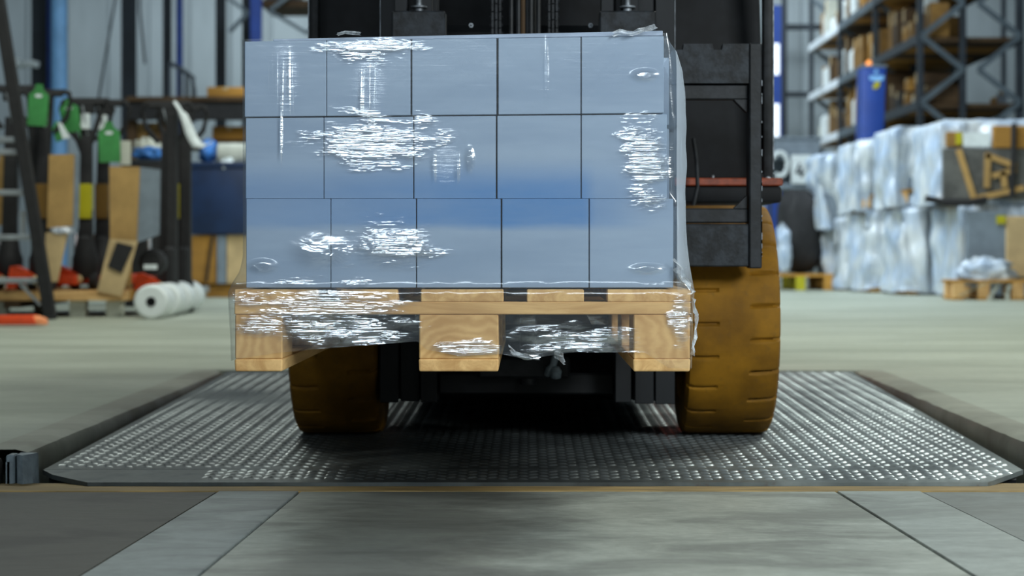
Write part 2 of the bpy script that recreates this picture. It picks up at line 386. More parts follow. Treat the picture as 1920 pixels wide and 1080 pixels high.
def loose_film():
    m, nt, p, out = NT('crumpled film'); nt.nodes.remove(p)
    gl = nt.nodes.new('ShaderNodeBsdfGlossy'); gl.inputs['Roughness'].default_value = 0.2
    df = nt.nodes.new('ShaderNodeBsdfDiffuse'); df.inputs['Color'].default_value = (0.8,0.86,0.92,1)
    tr = nt.nodes.new('ShaderNodeBsdfTransparent')
    n = nz(nt, mapped(nt), 60, 3)
    a = nt.nodes.new('ShaderNodeMixShader'); a.inputs[0].default_value = 0.4; nt.links.new(df.outputs[0], a.inputs[1]); nt.links.new(gl.outputs[0], a.inputs[2])
    b = nt.nodes.new('ShaderNodeMixShader'); nt.links.new(rng(nt, n, 0.35, 0.7, 0.35, 0.9), b.inputs[0]); nt.links.new(tr.outputs[0], b.inputs[1]); nt.links.new(a.outputs[0], b.inputs[2])
    nt.links.new(b.outputs[0], out.inputs[0]); return m
M['loose'] = loose_film()
def drape_mat():
    m, nt, p, out = NT('milky dust sheet film'); nt.nodes.remove(p)
    v = mapped(nt, (1,1,0.25)); n = nz(nt, v, 9, 5, 0.65, 0.5); n2 = nz(nt, mapped(nt), 3.5, 3)
    gl = nt.nodes.new('ShaderNodeBsdfGlossy'); gl.inputs['Roughness'].default_value = 0.3
    df = nt.nodes.new('ShaderNodeBsdfDiffuse')
    nt.links.new(mixc(nt, rng(nt, n2, 0.3, 0.7), lin(184,206,232), lin(222,228,228)), df.inputs['Color'])
    tr = nt.nodes.new('ShaderNodeBsdfTransparent'); tr.inputs['Color'].default_value = (0.9,0.93,0.96,1)
    a = nt.nodes.new('ShaderNodeMixShader'); a.inputs[0].default_value = 0.16; nt.links.new(df.outputs[0], a.inputs[1]); nt.links.new(gl.outputs[0], a.inputs[2])
    b = nt.nodes.new('ShaderNodeMixShader'); nt.links.new(rng(nt, n, 0.3, 0.7, 0.6, 0.96), b.inputs[0]); nt.links.new(tr.outputs[0], b.inputs[1]); nt.links.new(a.outputs[0], b.inputs[2])
    bp = nt.nodes.new('ShaderNodeBump'); bp.inputs['Strength'].default_value = 0.8; bp.inputs['Distance'].default_value = 0.03
    nt.links.new(n, bp.inputs['Height']); nt.links.new(bp.outputs[0], gl.inputs['Normal']); nt.links.new(bp.outputs[0], df.inputs['Normal'])
    nt.links.new(b.outputs[0], out.inputs[0]); return m
M['drape'] = drape_mat()
def lamp_mat(name, col, s):
    m, nt, p, out = NT(name); p.inputs['Base Color'].default_value = col; p.inputs['Emission Color'].default_value = col
    p.inputs['Emission Strength'].default_value = s; return m
M['daylight'] = lamp_mat('daylit glass', (0.85,0.92,1,1), 1.0)
M['beacon'] = lamp_mat('orange beacon', (1.0,0.32,0.06,1), 0.7)

# ---------------------------------------------------------------- setting: floor slab with the leveller pit
YK = 4.0
def kerbL(Y): return -1.048-0.007*(Y-4)
def kerbR(Y): return 1.09+0.019*(Y-4)
YB = 6.665
fl = MB()
fl.hexa([(-14,YK,-0.6),(kerbL(YK)-0.10,YK,-0.6),(kerbL(YB)-0.10,YB,-0.6),(-14,YB,-0.6),(-14,YK,0),(kerbL(YK)-0.10,YK,0),(kerbL(YB)-0.10,YB,0),(-14,YB,0)])
fl.hexa([(kerbR(YK)+0.10,YK,-0.6),(14,YK,-0.6),(14,YB,-0.6),(kerbR(YB)+0.10,YB,-0.6),(kerbR(YK)+0.10,YK,0),(14,YK,0),(14,YB,0),(kerbR(YB)+0.10,YB,0)])
fl.box(-14,14,YB,41,-0.6,0)
floor = struct(fl.build('floor', M['concrete']))
def kerb(f, sgn, name):
    mb = MB(); n = 60; rows = []
    for i in range(n+1):
        Y = YK+0.004+(YB-YK-0.004)*i/n; x = f(Y)
        j = noise.noise(Vector((Y*7, sgn*3, 0)))*0.006+noise.noise(Vector((Y*23, sgn*3, 5)))*0.003
        c = 0.022+abs(noise.noise(Vector((Y*5, 9, sgn))))*0.012
        o = sgn*1
        rows.append([(x+o*0.10, Y, 0.0005), (x+o*(c+j+0.01), Y, 0.0008), (x+o*(c*0.35+j), Y, -c*0.25), (x+o*j*0.5, Y, -c*0.9), (x, Y, -0.05), (x, Y, -0.6), (x+o*0.10, Y, -0.6)])
    mb.grid(rows); o = mb.build('floor_edge', M['kerb'], floor, smooth=True); return o
kerb(kerbL, -1, 'floor_edge'); kerb(kerbR, 1, 'floor_edge')
struct(MB().box(-1.5,1.5,3.97,YB,-0.62,-0.605).build('pit_floor', M['pit']))
# dock face corner: steel angle, chipped concrete nose
mb = MB(); mb.box(-1.088,-1.070,3.955,3.998,-0.58,-0.006,0.003); mb.box(-1.088,-1.080,3.955,4.0,-0.58,-0.02)
struct(mb.build('trim_1', M['steelgate']))
mb = MB(); rows = []
for k in range(15):
    z = -0.58+0.575*k/14
    bulge = 0.004*noise.noise(Vector((z*40, 0, 0)))
    top = 1 if z < -0.02 else 0.6
    rows.append([(-1.068, 3.998, z), (-1.064, 3.955+bulge, z), (-1.05, 3.945+bulge, z), (-1.034+bulge-(0 if top == 1 else 0.006), 3.96, z), (-1.030+bulge, 3.998, z)])
V = mb.grid(rows); mb.bm.faces.new(V[-1]); mb.bm.faces.new(V[0][::-1])
struct(mb.build('trim_2', M['steelgate'], smooth=True))
bp = tag(MB().build('x', M['rubber']) if False else MB().box(-1.46,-1.10,3.885,3.99,-0.5,-0.012,0.012,2).build('dock_bumper', M['rubber'], smooth=True), 'black rubber dock bumper beside the galvanised corner post', 'dock bumper')
MB().box(-1.455,-1.105,3.88,3.96,-0.030,-0.0135,0.003).build('scuffed_cap', M['steelgate'], bp)
bp2 = tag(MB().box(1.14,1.46,3.885,3.99,-0.5,-0.03,0.012,2).build('dock_bumper', M['rubber'], smooth=True), 'black rubber dock bumper past the chamfered right end of the lip', 'dock bumper')

# ---------------------------------------------------------------- trailer floor (tilts slightly), near the camera
def zf(Y): return -0.064+(3.87-Y)*0.027
tr = thing('trailer_floor', 'worn grey trailer floor of long deck panels in front of the ramp', 'trailer floor', (0, 3.4, -0.1))
tr['kind'] = 'structure'
Y0, Y1 = 1.6, 3.80
def deck(x0, x1, m, dz=0.0):
    g = 0.0022
    MB().hexa([(x0+g,Y0,zf(Y0)-0.03),(x1-g,Y0,zf(Y0)-0.03),(x1-g,Y1,zf(Y1)-0.03),(x0+g,Y1,zf(Y1)-0.03),
               (x0+g,Y0,zf(Y0)+dz),(x1-g,Y0,zf(Y0)+dz),(x1-g,Y1,zf(Y1)+dz),(x0+g,Y1,zf(Y1)+dz)], 0.0012).build('deck_panel', m, tr)
deck(-1.30, -0.621, M['trail_outer'], -0.001); deck(-0.621, -0.457, M['trail_left'], 0.001)
deck(-0.457, 0.617, M['trail_centre']); deck(0.617, 0.787, M['trail_side'], 0.001); deck(0.787, 1.30, M['trail_right'], -0.001)
MB().hexa([(-1.3,3.803,zf(3.803)-0.06),(1.3,3.803,zf(3.803)-0.06),(1.3,3.965,zf(3.965)-0.06),(-1.3,3.965,zf(3.965)-0.06),
           (-1.3,3.803,zf(3.803)+0.001),(1.3,3.803,zf(3.803)+0.001),(1.3,3.965,zf(3.965)+0.001),(-1.3,3.965,zf(3.965)+0.001)], 0.002).build('rear_sill', M['sill'], tr)
MB().hexa([(-1.3,Y0,zf(Y0)-0.08),(1.3,Y0,zf(Y0)-0.08),(1.3,3.80,zf(3.80)-0.08),(-1.3,3.80,zf(3.80)-0.08),(-1.3,Y0,zf(Y0)-0.031),(1.3,Y0,zf(Y0)-0.031),(1.3,3.80,zf(3.80)-0.031),(-1.3,3.80,zf(3.80)-0.031)]).build('subframe', M['black'], tr)

# ---------------------------------------------------------------- dock leveller: platform, hinged lip, raised tread
PL0, PL1 = 4.05, 6.65
def zp(Y): return -0.0466+(Y-PL0)*0.0164
def pxl(Y): return -1.035-0.006*(Y-PL0)
def pxr(Y): return 1.056+0.030*(Y-PL0)
lev = thing('dock_leveller', 'grey checker plate dock leveller ramp under the forklift', 'dock leveller', (0, 5.3, -0.1))
a, b = PL0, PL1; t = 0.012
MB().hexa([(pxl(a),a,zp(a)-t),(pxr(a),a,zp(a)-t),(pxr(b),b,zp(b)-t),(pxl(b),b,zp(b)-t),(pxl(a),a,zp(a)),(pxr(a),a,zp(a)),(pxr(b),b,zp(b)),(pxl(b),b,zp(b))], 0.002).build('platform', M['plate'], lev)
LF = 3.90
def zl(Y): return zp(PL0)-(PL0-Y)*0.062
lp = MB()
poly = [(-1.035,PL0-0.002),(1.056,PL0-0.002),(1.035,4.02),(0.945,LF),(-0.905,LF),(-0.955,3.945),(-1.0,3.99)]
A = [lp.bm.verts.new((x,y,zl(y))) for x, y in poly]; B = [lp.bm.verts.new((x,y,zl(y)-0.010)) for x, y in poly]
lp.bm.faces.new(A); lp.bm.faces.new(B[::-1])
for k in range(len(poly)): lp.bm.faces.new([A[k], B[k], B[(k+1)%len(poly)], A[(k+1)%len(poly)]])
lip = lp.build('lip', M['plate'], lev)
def tears(name, y0, y1, xl, xr, zfun, parent, skip, py_=0.050):
    vs, fs = [], []; off = root_loc(parent)
    px_ = 0.0425; L, Wd, hh0 = 0.0125, 0.0036, 0.0030
    j = 0; y = y0
    while y < y1:
        i = 0; x = -1.2
        while x < 1.3:
            for k in (0, 1):
                X = x+(px_/2 if k else 0); Y = y+(py_/2 if k else 0)
                if X < xl(Y)+0.02 or X > xr(Y)-0.02 or Y > y1 or skip(X, Y): continue
                hh = hh0*max(0.12, min(1, 0.95+1.6*min(0, noise.noise(Vector((X*1.7, Y*1.4, 3)))+0.12 if X < 0 else 0)))
                an = math.radians(28 if k else -28)
                ux, uy = math.cos(an), math.sin(an); vx, vy = -uy, ux; z = zfun(Y); b0 = len(vs)
                for (s_, w_, h_) in ((-1,0,0),(-0.5,-1,0),(0.5,-1,0),(1,0,0),(0.5,1,0),(-0.5,1,0),(-0.55,0,1),(0.55,0,1)):
                    Xv = X+ux*L*s_+vx*Wd*w_; Yv = Y+uy*L*s_+vy*Wd*w_
                    vs.append((Xv-off.x, Yv-off.y, zfun(Yv)+h_*hh-off.z))
                fs += [(b0,b0+1,b0+6),(b0+1,b0+2,b0+7,b0+6),(b0+2,b0+3,b0+7),(b0+3,b0+4,b0+7),(b0+4,b0+5,b0+6,b0+7),(b0+5,b0,b0+6)]
            x += px_
        y += py_
    me = bpy.data.meshes.new(name); me.from_pydata(vs, [], fs); me.materials.append(M['tread']); me.polygons.foreach_set('use_smooth', [True]*len(fs))
    o = bpy.data.objects.new(name, me); COL.objects.link(o); o.parent = parent; o['kind'] = 'stuff'; return o
worn = lambda X, Y: False
tears('raised_tread', PL0+0.04, PL1-0.02, pxl, pxr, zp, lev, worn)
tears('lip_tread', LF+0.036, PL0-0.012, lambda Y: -1.03+max(0,(4.0-Y))*1.0, lambda Y: 1.05-max(0,(4.02-Y))*0.8, zl, lev, lambda X, Y: X < -0.66+0.06*noise.noise(Vector((X*5, Y*9, 1))), 0.034)
MB().tube([(-1.02,PL0+0.006,zp(PL0)-0.022),(1.04,PL0+0.006,zp(PL0)-0.022)], 0.012, 10).build('hinge_tube', M['black2'], lev, smooth=True)
MB().box(-0.9,-0.82,4.2,6.5,-0.3,-0.075).box(0.82,0.9,4.2,6.5,-0.3,-0.075).build('support_beam', M['black2'], lev)

# ---------------------------------------------------------------- euro style pallet on the forks
PX0, PX1, PY0, PY1, PZ = -0.515, 0.285, 3.33, 4.36, 0.208
pal = thing('wooden_pallet', 'pale wooden pallet under the wrapped grey boxes, raised on the forks', 'pallet', (-0.115, 3.845, PZ))
for x0, x1 in ((-0.515,-0.370),(-0.329,-0.229),(-0.188,-0.043),(-0.002,0.098),(0.139,0.285)):
    MB().box(x0,x1,PY0,PY1,PZ+0.122,PZ+0.144,0.0015).build('top_board', M['wood_y'], pal)
for y0 in (PY0, 3.775, PY1-0.145):
    MB().box(PX0,PX1,y0,y0+0.145,PZ+0.100,PZ+0.122,0.0015).build('cross_board', M['wood_x'], pal)
for x0, x1 in ((-0.515,-0.430),(-0.192,-0.051),(0.184,0.285)):
    MB().hexa([(x0+0.001,PY0,PZ),(x1-0.001,PY0,PZ),(x1-0.001,PY1,PZ),(x0+0.001,PY1,PZ),(x0,PY0,PZ+0.022),(x1,PY0,PZ+0.022),(x1,PY1,PZ+0.022),(x0,PY1,PZ+0.022)], 0.003, 2).build('bottom_board', M['wood_y'], pal)
    for y0 in (PY0, 3.775, PY1-0.145):
        MB().box(x0+0.001,x1-0.001,y0+0.001,y0+0.144,PZ+0.022,PZ+0.100,0.002).build('block', M['wood_block'], pal)

# ---------------------------------------------------------------- grey boxes, three rows of five
cols = [[460,620,780,940,1105,1264],[459,607,775,931,1090,1252],[457,612,770,932,1090,1246]]
def zb(r, x):                      # row boundaries, tilting up a little to the right
    t = (x+0.5)/0.75
    return (0.3535, 0.5115, 0.6545+0.007*t, 0.7895+0.010*t)[r]
rowname = ['bottom', 'middle', 'top']; colname = ['leftmost', 'second from the left', 'central', 'second from the right', 'rightmost']
for r in range(3):
    for c in range(5):
        x0 = (cols[r][c]-CX)/1065+0.0013; x1 = (cols[r][c+1]-CX)/1065-0.0013
        if r == 2 and c in (2, 3): x0 += 0.001
        yj = 3.345+rnd.uniform(-0.0012, 0.0012); d = 0.33; g = 0.0012
        gb_ = 0.0002 if r in (0, 1) else g
        gt_, gb_ = (0.0002 if r == 0 else g), (0.0002 if r == 1 else g)
        if c in (0, 1): x1 += 0.0008
        if c in (1, 4): x0 -= 0.0008
        pts = [(x0,yj,zb(r,x0)+gb_),(x1,yj,zb(r,x1)+gb_),(x1,yj+d,zb(r,x1)+gb_),(x0,yj+d,zb(r,x0)+gb_),
               (x0,yj,zb(r+1,x0)-gt_),(x1,yj,zb(r+1,x1)-gt_),(x1,yj+d,zb(r+1,x1)-gt_),(x0,yj+d,zb(r+1,x0)-gt_)]
        b_ = MB().hexa(pts, 0.0009, 1).build('carton_box', M['carton'], smooth=True)
        tag(b_, f'light grey box, {colname[c]} in the {rowname[r]} row on the pallet', 'box', 'grey boxes stacked on the pallet')
for r in range(3):
    for k in range(2):
        y0 = 3.685+k*0.335
        b_ = MB().box(0.115,0.274,y0,y0+0.328,zb(r,0.2)+0.002,zb(r+1,0.2)-0.004,0.003,2).build('carton_box', M['carton'], smooth=True)
        tag(b_, f'light grey box at the right side of the load, {rowname[r]} row, {("second","third")[k]} from the front', 'box', 'grey boxes stacked on the pallet')
mb = MB()
mb.hexa([(-0.45,3.352,0.7895),(0.238,3.352,0.7995),(0.238,4.0,0.7995),(-0.45,4.0,0.7895),(-0.45,3.352,0.7935),(0.238,3.352,0.8085),(0.238,4.0,0.8085),(-0.45,4.0,0.7935)], 0.001)
tag(mb.build('layer_pad', M['padgrey']), 'thin grey cover sheet lying on top of the stacked boxes', 'cover sheet')

# ---------------------------------------------------------------- stretch film around load and pallet
def lerp(tab, t):
    if t <= tab[0][0]: return tab[0][1]
    for (a0, v0), (a1, v1) in zip(tab[:-1], tab[1:]):
        if t <= a1: return v0+(v1-v0)*(t-a0)/(a1-a0)
    return tab[-1][1]
TX0 = [(0.2,-0.519),(0.345,-0.526),(0.36,-0.522),(0.385,-0.507),(0.41,-0.5015),(0.8,-0.503)]
TX1 = [(0.2,0.290),(0.30,0.2925),(0.35,0.297),(0.375,0.293),(0.43,0.286),(0.55,0.284),(0.68,0.282),(0.74,0.279),(0.775,0.268),(0.80,0.246)]
TXB = [(0.2,0.284),(0.354,0.286),(0.37,0.262),(0.51,0.260),(0.52,0.249),(0.655,0.248),(0.66,0.243),(0.8,0.2425)]
TY0 = [(0.2,3.3255),(0.3525,3.3250),(0.3575,3.3392),(0.8,3.340)]
LOW = [(441,677),(533,662),(600,655),(785,640),(800,655),(860,668),(935,664),(965,671),(1010,668),(1060,660),(1187,661),(1230,690),(1297,692)]
def lowz(x): return H-(lerp(LOW, CX+x*1070)-CY)/1070
def film_path(z):
    x0, x1, xb, y0 = lerp(TX0,z), lerp(TX1,z), lerp(TXB,z), lerp(TY0,z); y1 = 4.372; P = []
    nF = 170
    for k in range(nF+1): P.append((x0+0.004+(xb-x0-0.004)*k/nF, y0, 0))
    for k in range(1, 15):
        t = math.pi/2*k/14; P.append((xb+(x1-xb)*math.sin(t), y0+0.085*(1-math.cos(t)), 1))
    for k in range(1, 41): P.append((x1, y0+0.085+(y1-y0-0.095)*k/40, 2))
    for k in range(0, 21): P.append((x1-0.012-(x1-x0-0.024)*k/20, y1, 3))
    for k in range(0, 41): P.append((x0, y1-0.012-(y1-y0-0.016)*k/40, 4))
    return P
mb = MB(); NV = 84; rows = []
for v in range(NV+1):
    row = []; tv = v/NV
    belt = film_path(0.5)
    for i in range(len(belt)):
        x_, y_, s_ = belt[i]
        lo = lowz(x_) if s_ <= 1 else (lowz(0.29) if s_ == 2 else (0.25 if s_ == 3 else lowz(-0.515)))
        top = zb(3, max(-0.5, min(0.25, x_)))+0.003
        z = lo+(top-lo)*tv
        row.append((i, z, s_))
    rows.append(row)
cache = {}
def fp(z):
    k = round(z, 3)
    if k not in cache: cache[k] = film_path(k)
    return cache[k]
R2 = []
for row in rows:
    out = []
    for i, z, s_ in row:
        x_, y_, _ = fp(z)[i]
        n1 = noise.noise(Vector((x_*6, z*9, 1.7)))*0.0012
        if s_ == 0:
            y_ += -abs(n1)*0.8
            if z < 0.30: y_ += 0.004*noise.noise(Vector((x_*20, z*60, 8)))*(1 if (-0.43 < x_ < -0.19 or -0.05 < x_ < 0.18) else 0.1)
        elif s_ in (1, 2):
            w = 0.006 if z > 0.36 else 0.003
            fold = noise.noise(Vector((y_*14, z*5, 3)))+0.35*noise.noise(Vector((y_*40, z*22, 6)))
            x_ += w*fold; y_ += -0.004*max(0, fold) if s_ == 1 else 0
        elif s_ == 4: x_ -= abs(n1)
        out.append((x_, y_, z))
    R2.append(out)
mb.grid(R2, closed=True)
film = mb.build('stretch_film', M['film'], smooth='all', recalc=False)
tag(film, 'clear glossy stretch film wrapped around the grey boxes and pallet', 'stretch film')
def crumple(name, pts, w, seed, parent, m=M['loose']):
    """a torn strip of film: ribbon along pts, folded by noise"""
    rr = random.Random(seed); rows = []
    for i, p in enumerate(pts):
        p = Vector(p); r = []
        for k in range(6):
            t = k/5-0.5
            q = p+Vector((rr.uniform(-1,1)*w*0.35, rr.uniform(-1,1)*w*0.5, t*w*rr.uniform(0.5,1.2)))
            r.append(q)
        rows.append(r)
    mb = MB(); mb.grid(rows); return mb.build(name, m, parent, recalc=False)
Z = lambda px, py, Y=3.335: Q(px, py, Y)
crumple('loose_film_tail', [Z(1150,66),Z(1160,60),Z(1172,63),Z(1185,62),Z(1198,58),Z(1210,56),Z(1222,52),Z(1230,50)], 0.010, 3, film)
crumple('loose_film_tail', [Z(632,64),Z(640,62),Z(648,60),Z(662,62),Z(676,64)], 0.006, 5, film)
crumple('torn_film_edge', [Z(1300,560),Z(1303,580),Z(1306,595),Z(1305,612),Z(1303,628),Z(1301,645),Z(1299,660)], 0.013, 8, film)
crumple('torn_film_edge', [Z(958,655),Z(966,664),Z(980,668),Z(996,670),Z(1012,671)], 0.014, 11, film)
crumple('torn_film_edge', [Z(1266,495),Z(1274,510),Z(1282,525),Z(1292,535),Z(1298,545)], 0.02, 14, film)
crumple('film_hook', [Z(1040,664),Z(1052,668),Z(1058,680)], 0.012, 17, film)

# ---------------------------------------------------------------- forklift
fk = thing('forklift', 'black forklift with mustard brown tyres carrying the wrapped pallet', 'forklift', (0.012, 5.6, -0.035))
def tyre(name, cx_, cy_, R, wd, base, seedoff=0):
    """solid tyre with staggered slits cut in from both shoulders"""
    NA = 22*22; prof = []
    hw = wd/2
    prof = [(-hw*0.80, R*0.62), (-hw*0.97, R*0.70), (-hw, R*0.86), (-hw*0.985, R*0.945), (-hw*0.93, R*0.985), (-hw*0.82, R*0.998), (-hw*0.6, R), (-hw*0.38, R), (-hw*0.32, R), (0, R*1.001),
            (hw*0.32, R), (hw*0.38, R), (hw*0.6, R), (hw*0.82, R*0.998), (hw*0.93, R*0.985), (hw*0.985, R*0.945), (hw, R*0.86), (hw*0.97, R*0.70), (hw*0.80, R*0.62)]
    rows = []
    for i in range(NA):
        th = 2*math.pi*i/NA; row = []
        for w, r in prof:
            rr = r
            if r > R*0.8:
                side = 1 if w > 0 else -1; aw = abs(w)/hw
                ph = (i/22.0 + (0.5 if side > 0 else 0.0) + 0.03*math.sin(aw*4+side)) % 1.0
                if aw > 0.33:
                    dd = abs(ph-0.5)*22
                    if dd < 1.6: rr = r-0.011*(1-dd/1.6)
            row.append((cx_+w, cy_+rr*math.sin(th), base+R+rr*math.cos(th)))
        rows.append(row)
    mb = MB(); V = mb.grid(rows+[rows[0]])
    bmesh.ops.remove_doubles(mb.bm, verts=mb.bm.verts, dist=1e-6)
    o = mb.build(name, M['tyre'], fk, smooth=True)
    hub = MB().lathe([(0, -hw*0.55), (R*0.3, -hw*0.55), (R*0.34, -hw*0.3), (R*0.55, -hw*0.35), (R*0.63, -hw*0.78), (R*0.63, hw*0.78), (R*0.55, hw*0.35), (R*0.34, hw*0.3), (R*0.3, hw*0.55), (0, hw*0.55)], (cx_, cy_, base+R), (1,0,0), 32)
    h = hub.build('wheel_hub', M['black2'], o, smooth=True)
    return o
WY = 4.75
tyre('tyre', 0.487, WY, 0.284, 0.222, -0.035)
tyre('tyre', -0.463, WY, 0.284, 0.214, -0.035)
MB().box(-0.40,0.42,WY-0.06,WY+0.1,0.16,0.30,0.01).tube([(-0.47,WY,0.249),(0.49,WY,0.249)],0.06,14).build('front_axle', M['black'], fk, smooth=True)
# mast rails (nested channels), front faces as seen under the pallet
def channel(x0, x1, y0, y1, z0, z1, flip):
    t_ = 0.012; mb = MB()
    mb.box(x0,x1,y0,y0+t_,z0,z1,0.0015); mb.box(x0,x1,y1-t_,y1,z0,z1,0.0015)
    if flip: mb.box(x1-t_,x1,y0+t_,y1-t_,z0,z1)
    else: mb.box(x0,x0+t_,y0+t_,y1-t_,z0,z1)
    return mb
for x0, x1, y0, fl_, zb_ in ((0.302,0.348,4.50,True,0.056),(0.253,0.297,4.49,True,0.058),(0.206,0.243,4.48,True,0.062),
                        (-0.351,-0.307,4.50,False,0.060),(-0.303,-0.258,4.51,False,0.062),(-0.253,-0.215,4.48,False,0.062)):
    channel(x0, x1, y0, y0+0.11, zb_, 2.15, fl_).build('mast_rail', M['mast'], fk)
MB().box(-0.351,-0.3495,4.4985,4.5,0.60,2.15).build('worn_edge', M['edge'], fk)
MB().box(0.3475,0.349,4.4985,4.5,0.60,2.15).build('worn_edge', M['edge'], fk)
MB().box(-0.215,0.206,4.56,4.62,0.075,0.125,0.004).build('mast_tie_bar', M['mast'], fk)
MB().box(-0.12,0.10,4.52,4.56,0.115,0.165,0.006).build('cylinder_bracket', M['black2'], fk)
MB().box(-0.215,0.206,4.60,4.63,1.25,1.42,0.004).build('mast_tie_bar', M['black'], fk)
MB().lathe([(0.0,0),(0.020,0),(0.020,1.0),(0.014,1.0),(0.014,1.9),(0,1.9)], (-0.0,4.545,0.10), (0,0,1), 18).build('lift_cylinder', M['black2'], fk, smooth=True)
MB().lathe([(0,0),(0.012,0.004),(0.014,0.02),(0.008,0.03),(0,0.032)], (0.066,4.50,0.115), (0,-0.2,1), 12).tube([(0.046,4.51,0.125),(0.05,4.50,0.14),(0.06,4.495,0.15),(0.07,4.50,0.19)],0.008,8).build('hose_fitting', M['steelgate'], fk, smooth=True)
# lift chains: rows of links; hoses between them
for cx_ in (-0.075, 0.059):
    mb = MB()
    for k in range(64):
        z = 0.45+k*0.019
        for j in range(3):
            off = -0.009+0.009*j
            mb.box(cx_+off-0.0034,cx_+off+0.0034,4.486,4.500,z,z+0.024 if (j+k)%2 else z+0.020,0.0012)
        mb.tube([(cx_-0.0155,4.493,z+0.010),(cx_+0.0155,4.493,z+0.010)],0.0034,6)
    o = mb.build('lift_chain', M['black2'], fk); o['kind'] = 'stuff'
for xh in (-0.041, -0.024, -0.013, 0.006, 0.024):
    MB().tube([(xh,4.515,0.42),(xh+0.001,4.512,1.2),(xh,4.515,2.0)], 0.0055, 8).build('hydraulic_hose', M['dkwood'] if abs(xh+0.013) < 1e-3 else M['black2'], fk, smooth=True)
for xb_ in (-0.1345, 0.148):
    MB().lathe([(0,0),(0.006,0),(0.006,0.006),(0.003,0.006),(0,0.010)], (xb_,4.495,QZ(48,4.495)), (0,-1,0), 6).build('bolt', M['edge'], fk)
# carriage uprights with cap blocks
for x0, x1 in ((-0.316,-0.192),(0.166,0.297)):
    xm = (x0+x1)/2
    MB().box(x0,x1,4.405,4.475,0.50,QZ(20,4.405),0.003).build('carriage_bracket', M['carriage'], fk)
    MB().box(x0+0.004,x0+0.034,4.43,4.47,QZ(20,4.405),1.25,0.002).box(x0+0.052,x0+0.092,4.43,4.47,QZ(20,4.405),1.25,0.002).build('roller_plate', M['mast'], fk)
    MB().lathe([(0,0),(0.010,0),(0.010,0.008),(0.019,0.009),(0.019,0.013),(0.007,0.014),(0.007,0.03),(0,0.03)], (xm,4.425,QZ(20,4.405)), (0,0,1), 16).build('bracket_bolt', M['edge'], fk, smooth=True)
# carriage: toothed upper bar, lower bar, end plates
CY0, CY1 = 4.385, 4.43
zt, zm1, zm2, zo1, zo2, zm3, zbt = 0.898, 0.807, 0.79, 0.770, 0.518, 0.482, 0.383
XL, XR, XI = -0.552, 0.540, 0.509
up = [(XL, zm1), (XR-0.030, zm1), (XR-0.030, zt)]
for xn in (0.4385, 0.348, 0.20, 0.05, -0.10, -0.25, -0.36, -0.45):
    up += [(xn+0.012, zt), (xn+0.010, zt-0.014), (xn-0.010, zt-0.014), (xn-0.012, zt)]
up += [(XL, zt)]
MB().prism(up, 'y', CY0, CY1).build('upper_carriage_bar', M['carriage'], fk)
MB().box(XL,XR-0.03,CY0,CY1,zbt,zm3,0.003).build('lower_carriage_bar', M['carriage'], fk)
MB().box(XL,XR-0.03,CY0+0.012,CY1,zo1,zm1-0.002,0.003).build('carriage_rail', M['black2'], fk)
MB().box(XL,XR-0.03,CY0+0.012,CY1,zm3+0.002,zo2,0.003).build('carriage_rail', M['black2'], fk)
for x0, x1 in ((XR-0.029, XR), (XL-0.001, XL+0.029)):
    MB().box(x0,x1,CY0-0.004,CY1+0.02,zbt-0.004,zt+0.002,0.003).build('carriage_end_plate', M['black2'], fk)
mb = MB()
for k in range(26):
    z = rnd.uniform(zbt, zt); l = rnd.choice((0.004,0.008,0.02,0.03)); mb.box(XR-0.0012,XR+0.0006,CY0-0.0046,CY0-0.0028,z,min(zt,z+l))
o = mb.build('chipped_paint', M['edge'], fk); o['kind'] = 'stuff'
MB().prism([(XI-0.002,zo1-0.03),(XI-0.002,zo1),(XI-0.032,zo1)], 'y', CY0+0.012, CY1).build('corner_gusset', M['black2'], fk)
MB().prism([(XI-0.002,zo2+0.03),(XI-0.002,zo2),(XI-0.032,zo2)], 'y', CY0+0.012, CY1).build('corner_gusset', M['black2'], fk)
for xf in (-0.311, 0.067):
    prof = [(3.50,0.262),(4.385,0.262),(4.385,0.90),(4.345+0.0,0.90) if False else (4.3835,0.90),(4.3835,0.307),(3.50,0.285)]
    MB().prism([(3.45,0.272),(3.5,0.263),(4.37,0.258),(4.384,0.268),(4.384,0.45),(4.362,0.45),(4.362,0.31),(4.35,0.306),(3.5,0.284)], 'x', xf-0.05, xf+0.05).build('fork', M['black2'], fk)
# tilt cylinders, body, fenders
for sx in (-0.20, 0.20):
    MB().tube([(sx,4.62,0.42),(sx,5.25,0.34)],0.03,12).build('tilt_cylinder', M['black'], fk, smooth=True)
def fender(s):
    xs = sorted((0.012+s*0.35, 0.012+s*0.638))
    f = MB(); f.box(xs[0],xs[1],4.86,5.62,0.543,0.585,0.008,2)
    o = f.build('fender', M['black'], fk, smooth=True)
    MB().box(xs[0]+0.002,xs[1]+0.002,4.852,5.2,0.586,0.606,0.003).build('orange_trim', M['orange_strip'], o)
    MB().lathe([(0,0),(0.006,0),(0.006,0.008),(0,0.010)], ((xs[0]+xs[1])/2-0.03,4.9,0.606), (0,0,1), 8).build('bolt', M['chrome'], o)
fender(1); fender(-1)
MB().hexa([(-0.585,4.98,0.606),(0.625,4.98,0.606),(0.625,5.05,0.606),(-0.585,5.05,0.606),(-0.575,5.06,1.36),(0.61,5.06,1.36),(0.61,5.12,1.36),(-0.575,5.12,1.36)],0.012,2).build('front_cowl', M['black'], fk, smooth=True)
MB().box(-0.35,0.37,4.87,5.0,0.08,1.0,0.02).build('mast_bulkhead', M['black'], fk)
MB().box(-0.345,0.365,4.95,6.7,0.03,0.55,0.02).build('chassis', M['black'], fk)
MB().box(-0.58,0.60,5.1,6.3,0.55,0.62,0.01).build('cab_floor', M['black2'], fk)
